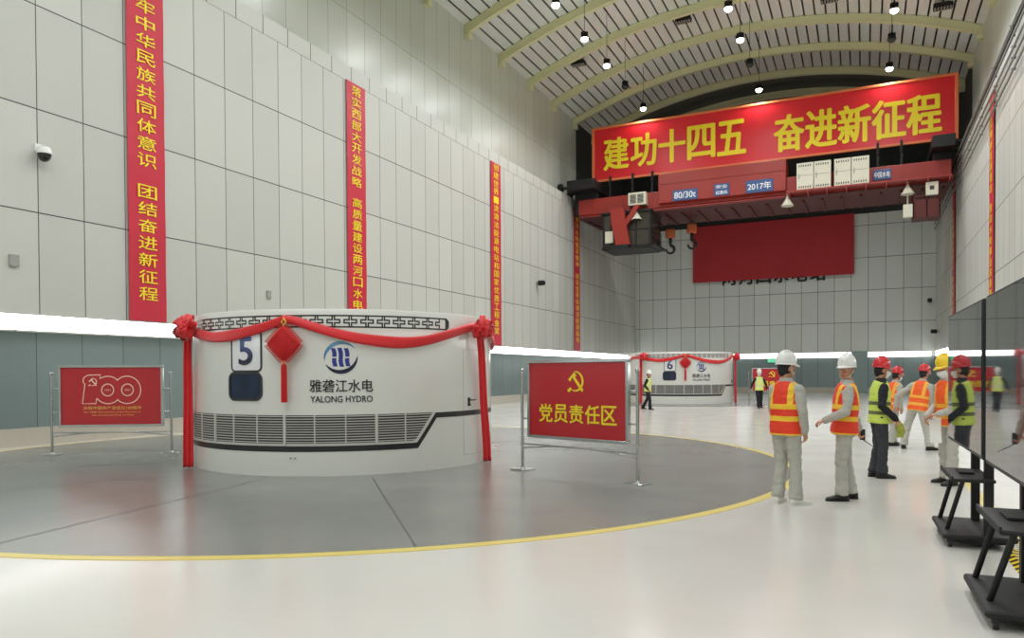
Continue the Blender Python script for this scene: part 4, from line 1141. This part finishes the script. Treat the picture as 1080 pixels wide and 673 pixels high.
    for q in range(n):
        a = 2 * PI * q / n; fr = max(0, -math.sin(a)) ** 1.6
        inner.append(hp(.1 * math.cos(a), .012 + .122 * math.sin(a), .04))
        outer.append(hp((.109 + .006 * fr) * math.cos(a), .012 + (.13 + .048 * fr) * math.sin(a), .024 - .012 * fr))
        outl.append(hp((.109 + .006 * fr) * math.cos(a), .012 + (.13 + .048 * fr) * math.sin(a), .018 - .012 * fr))
    c.loft([inner, outer, outl, [p - H3 @ Vector((0, 0, .012)) for p in inner]], cap=False)
    scaled(c).build('brim', M[helmet], he, smooth=True)
    c = MB(); c.tube([hp(0, .012 - .118 * math.cos(R_(a)), .055 + .137 * math.sin(R_(a))) for a in range(12, 170, 12)], .011, 8); c.tube([hp(.045, .012 - .105 * math.cos(R_(a)), .06 + .122 * math.sin(R_(a))) for a in range(20, 165, 12)], .006, 6); c.tube([hp(-.045, .012 - .105 * math.cos(R_(a)), .06 + .122 * math.sin(R_(a))) for a in range(20, 165, 12)], .006, 6)
    scaled(c).build('crest', M[helmet], he, smooth=True)
    if chinstrap:
        c = MB(); c.tube([hp(.088, 0, .03), hp(.085, -.01, -.04), hp(.058, -.05, -.1), hp(0, -.07, -.125), hp(-.058, -.05, -.1), hp(-.085, -.01, -.04), hp(-.088, 0, .03)], .006, 6)
        scaled(c).build('chin_strap', M['strap'], he, smooth=True)
    hp = hp0
    if mask:
        c = MB(); rows = []
        for j in range(7):
            z = -.012 - .1 * j / 6; row = []
            for q in range(13):
                a = R_(-90 + (q - 6) * 12.5); bl = .012 * math.sin(PI * j / 6) + (.016 if 4 < q < 8 and j < 4 else 0)
                row.append(hp((.076 + bl - .016 * (j / 6)) * math.cos(a), -.008 + (.098 + bl - .012 * (j / 6)) * math.sin(a), z))
            rows.append(row)
        c.loft(rows, cap=False, close=False); scaled(c).build('face_mask', M['mask'], root, smooth=True)
    if face:
        for s in (-1, 1):
            c = MB(); c.ell(hp(s * .031, -.0845, .008), (.014, .008, .007), H3, 10, 7); e_ = scaled(c).build('eye', M['white_let'], root, smooth=True)
            c = MB(); c.ell(hp(s * .031, -.0905, .008), (.006, .004, .006), H3, 8, 6); scaled(c).build('iris', M['black'], e_, smooth=True)
            c = MB(); c.cap(hp(s * .018, -.092, .03), hp(s * .046, -.084, .03), .0045, .003, 6); scaled(c).build('eyebrow', M['hair'], root, smooth=True)
        c = MB(); c.ell(hp(0, -.0935, -.066), (.022, .006, .004), H3, 10, 6); scaled(c).build('lips', M['red_helmet'], root, smooth=True)
    W = Matrix.Translation(Vector(loc)) @ Matrix.Rotation(rz, 4, 'Z')
    return root, (lambda p: W @ (Vector(p) * k))

FWD = R_(25.5)          # the view axis runs this far left of the hall axis
# man with his back turned, looking across to the next one
person((-.83, 9.2, 0), R_(150), 'person in white helmet and orange vest, back turned, white shoes, at the disc edge', height=1.69, shoes='shoe_white', head=(-22, 4), chinstrap=True,
       legs={'L': ((.085, -.03, .49), (.09, .03, .085), (.25, -1)), 'R': ((-.10, -.03, .49), (-.13, .0, .085), (-.45, -1))},
       armL=dict(e=(.215, -.04, 1.1), w=(.17, -.13, .88)), armR=dict(e=(-.235, .02, 1.09), w=(-.215, -.05, .855)), seed=2)
# the man facing him
_, A2 = person((-.22, 9.75, 0), R_(-80), 'person in white helmet and orange vest, facing left, face visible, arm bent forward', height=1.66, head=(55, 0), face=True, chinstrap=True, lean=(-3, 0), stout=1.1,
       legs={'L': ((.10, -.05, .49), (.10, -.04, .085), (.15, -1)), 'R': ((-.10, .03, .49), (-.11, .10, .085), (-.2, -1))},
       armL=dict(e=(.27, -.02, 1.10), w=(.2, -.25, .99), d=(-.35, -.9, -.25), n=(-.3, .1, -1), curl=40), armR=dict(e=(-.24, .13, 1.1), w=(-.2, .2, .87), d=(0, .25, -1), n=(1, 0, 0), curl=50), seed=4)
# red helmet, lime vest
_, A3 = person((.19, 12.0, 0), R_(106), 'person in red helmet, lime vest and black sleeves, standing in profile', height=1.66, vest='vest_lime', shirt='dark_cloth', pants='denim', helmet='red_helmet', mask=True, head=(8, 6), lean=(2, 0),
       legs={'L': ((.09, -.02, .49), (.09, .05, .085), (.1, -1)), 'R': ((-.09, -.03, .49), (-.09, -.01, .085), (-.1, -1))},
       armR=dict(e=(-.25, .04, 1.08), w=(-.23, -.16, .88), d=(.05, -.5, -1), n=(.6, .2, 0), curl=45), armL=dict(e=(.25, .02, 1.08), w=(.2, -.18, .9), d=(-.1, -.6, -1), n=(-.6, 0, 0), curl=45), seed=6)
# behind him, mostly hidden
person((.52, 17.3, 0), R_(125), 'person in orange vest and grey trousers standing behind the lime vest', height=1.56, vest='vest_orange_b', helmet='red_helmet', mask=True, head=(0, 14), lean=(9, 0), fine=.011,
       legs={'L': ((.09, -.08, .49), (.09, -.1, .085), (.1, -1)), 'R': ((-.09, .03, .49), (-.1, .12, .085), (-.1, -1))}, seed=8)
# striding, back turned
person((.93, 16.6, 0), R_(150), 'person in red helmet and orange vest seen from behind, legs apart', height=1.62, vest='vest_orange_b', helmet='red_helmet', head=(-8, 14), lean=(10, -5), fine=.011, hips=(-.02, 0, .88),
       legs={'L': ((.2, -.02, .48), (.25, .05, .085), (.4, -1)), 'R': ((-.16, -.04, .48), (-.26, -.0, .085), (-.5, -1))},
       armL=dict(e=(.38, .05, 1.10), w=(.45, .0, .86)), armR=dict(e=(-.2, -.12, 1.08), w=(-.12, -.3, .95)), seed=10)
# yellow helmet with the sheet of paper
_, A7 = person((1.05, 11.65, 0), R_(-56), 'person in yellow helmet, white mask and orange vest holding a white sheet', height=1.68, vest='vest_orange_b', helmet='yellow_helmet', mask=True, head=(-6, 16), lean=(5, 0),
       legs={'L': ((.09, -.04, .49), (.10, -.04, .085), (.2, -1)), 'R': ((-.11, .0, .49), (-.15, .06, .085), (-.3, -1))},
       armL=dict(e=(.26, -.02, 1.08), w=(.08, -.25, .98), d=(-.9, -.4, -.2), n=(0, .3, -1), curl=40), armR=dict(e=(-.26, .0, 1.09), w=(-.12, -.26, .93), d=(.3, -.6, -.7), n=(.6, .4, -.2), curl=45), seed=12)
# the two far figures
person((-8.15, 30.2, 0), R_(80), 'small far person in white helmet and lime vest walking by the far housing', height=1.56, vest='vest_lime_b', shirt='dark_cloth', pants='dark_cloth', head=(0, 5), fine=.013, lean=(5, 0),
       legs={'L': ((.09, .06, .48), (.1, .3, .1), (.1, -1)), 'R': ((-.09, -.14, .49), (-.1, -.16, .085), (-.1, -1))}, armR=dict(e=(-.24, .04, 1.1), w=(-.23, -.14, .9)), seed=14)
person((-4.05, 32.9, 0), R_(20), 'small far person in white helmet and lime vest walking towards the viewer', height=1.58, vest='vest_lime_b', shirt='dark_cloth', pants='dark_cloth', head=(0, 12), fine=.013, mask=True,
       legs={'L': ((.09, .02, .49), (.12, .18, .1), (.1, -1)), 'R': ((-.08, -.1, .49), (-.06, -.12, .085), (-.1, -1))}, armL=dict(e=(.3, .06, 1.12), w=(.36, .0, .9)), armR=dict(e=(-.3, .02, 1.12), w=(-.38, -.06, .9)), seed=16)
# things in hands
p = A7((-.02, -.34, .84)) + Vector((.11, .05, .0)); mb = MB(); rows = []
for j in range(9):
    z = .08 - .34 * j / 8; rows.append([(-.075, .015 * math.sin(j * .5), z), (0, .012 + .015 * math.sin(j * .5), z), (.075, .015 * math.sin(j * .5), z), (.075, .015 * math.sin(j * .5) + .002, z), (0, .014 + .015 * math.sin(j * .5), z), (-.075, .015 * math.sin(j * .5) + .002, z)])
mb.loft(rows); o = mb.build('paper_sheet', M['paper'], smooth=False); o.location = p; o.rotation_euler = (0, 0, R_(20)); tag(o, 'white paper sheet hanging from the hand of the yellow helmeted person', 'paper')
p = A2((-.2, .24, .79)); t = thing('handheld_radio', 'black handheld radio with long antenna held by the man facing left', 'radio', tuple(p), R_(30))
mb = MB(); mb.rbox(-.028, .028, -.018, .018, -.06, .07, .008); mb.build('case', M['black'], t)
mb = MB(); mb.tube([(0, 0, -.05), (.06, .02, -.09), (.2, .06, -.17)], [.007, .006, .004], 7); mb.build('antenna', M['blackmatte'], t, smooth=True)
p = A3((-.2, -.22, .76)); mb = MB(); mb.ell((0, 0, 0), (.06, .05, .08)); mb.ell((.02, -.03, -.05), (.05, .045, .06)); mb.ell((-.02, .02, .05), (.035, .035, .05))
for q in range(4): mb.cap((-.03 + q * .022, -.04, -.08), (-.035 + q * .026, -.05, -.13), .012, .01, 8)
o = fuse(mb, 'work_glove', M['lime_glove'], None, .008, 2, .008); o.location = p; tag(o, 'lime and black work gloves held by the red helmeted person', 'gloves')

# ------------------------------------------------------------------ camera, world, view
cd = bpy.data.cameras.new('camera'); cam = bpy.data.objects.new('camera', cd); COL.objects.link(cam)
cd.sensor_width = 36.0; cd.lens = 26.0
cd.shift_y = (404.8 - 336.5) / 1080.0
cd.clip_end = 200
yaw, pit, rol = R_(25.5), R_(-0.83), R_(0.31)
cam.matrix_world = Matrix.Translation((0, 0, 1.55)) @ Matrix.Rotation(yaw, 4, 'Z') @ Matrix.Rotation(PI / 2 + pit, 4, 'X') @ Matrix.Rotation(-rol, 4, 'Z')
SC.camera = cam
w = bpy.data.worlds.new('world'); SC.world = w; w.use_nodes = True
w.node_tree.nodes['Background'].inputs[0].default_value = (0.5, 0.5, 0.5, 1); w.node_tree.nodes['Background'].inputs[1].default_value = 0.1
SC.view_settings.view_transform = 'Standard'; SC.view_settings.look = 'None'
SC.view_settings.gamma = 1.0; SC.view_settings.use_curve_mapping = False
SC.view_settings.exposure = 0.0
SC.cycles.use_denoising = True; SC.cycles.max_bounces = 8; SC.cycles.diffuse_bounces = 5
SC.cycles.caustics_reflective = False; SC.cycles.caustics_refractive = False
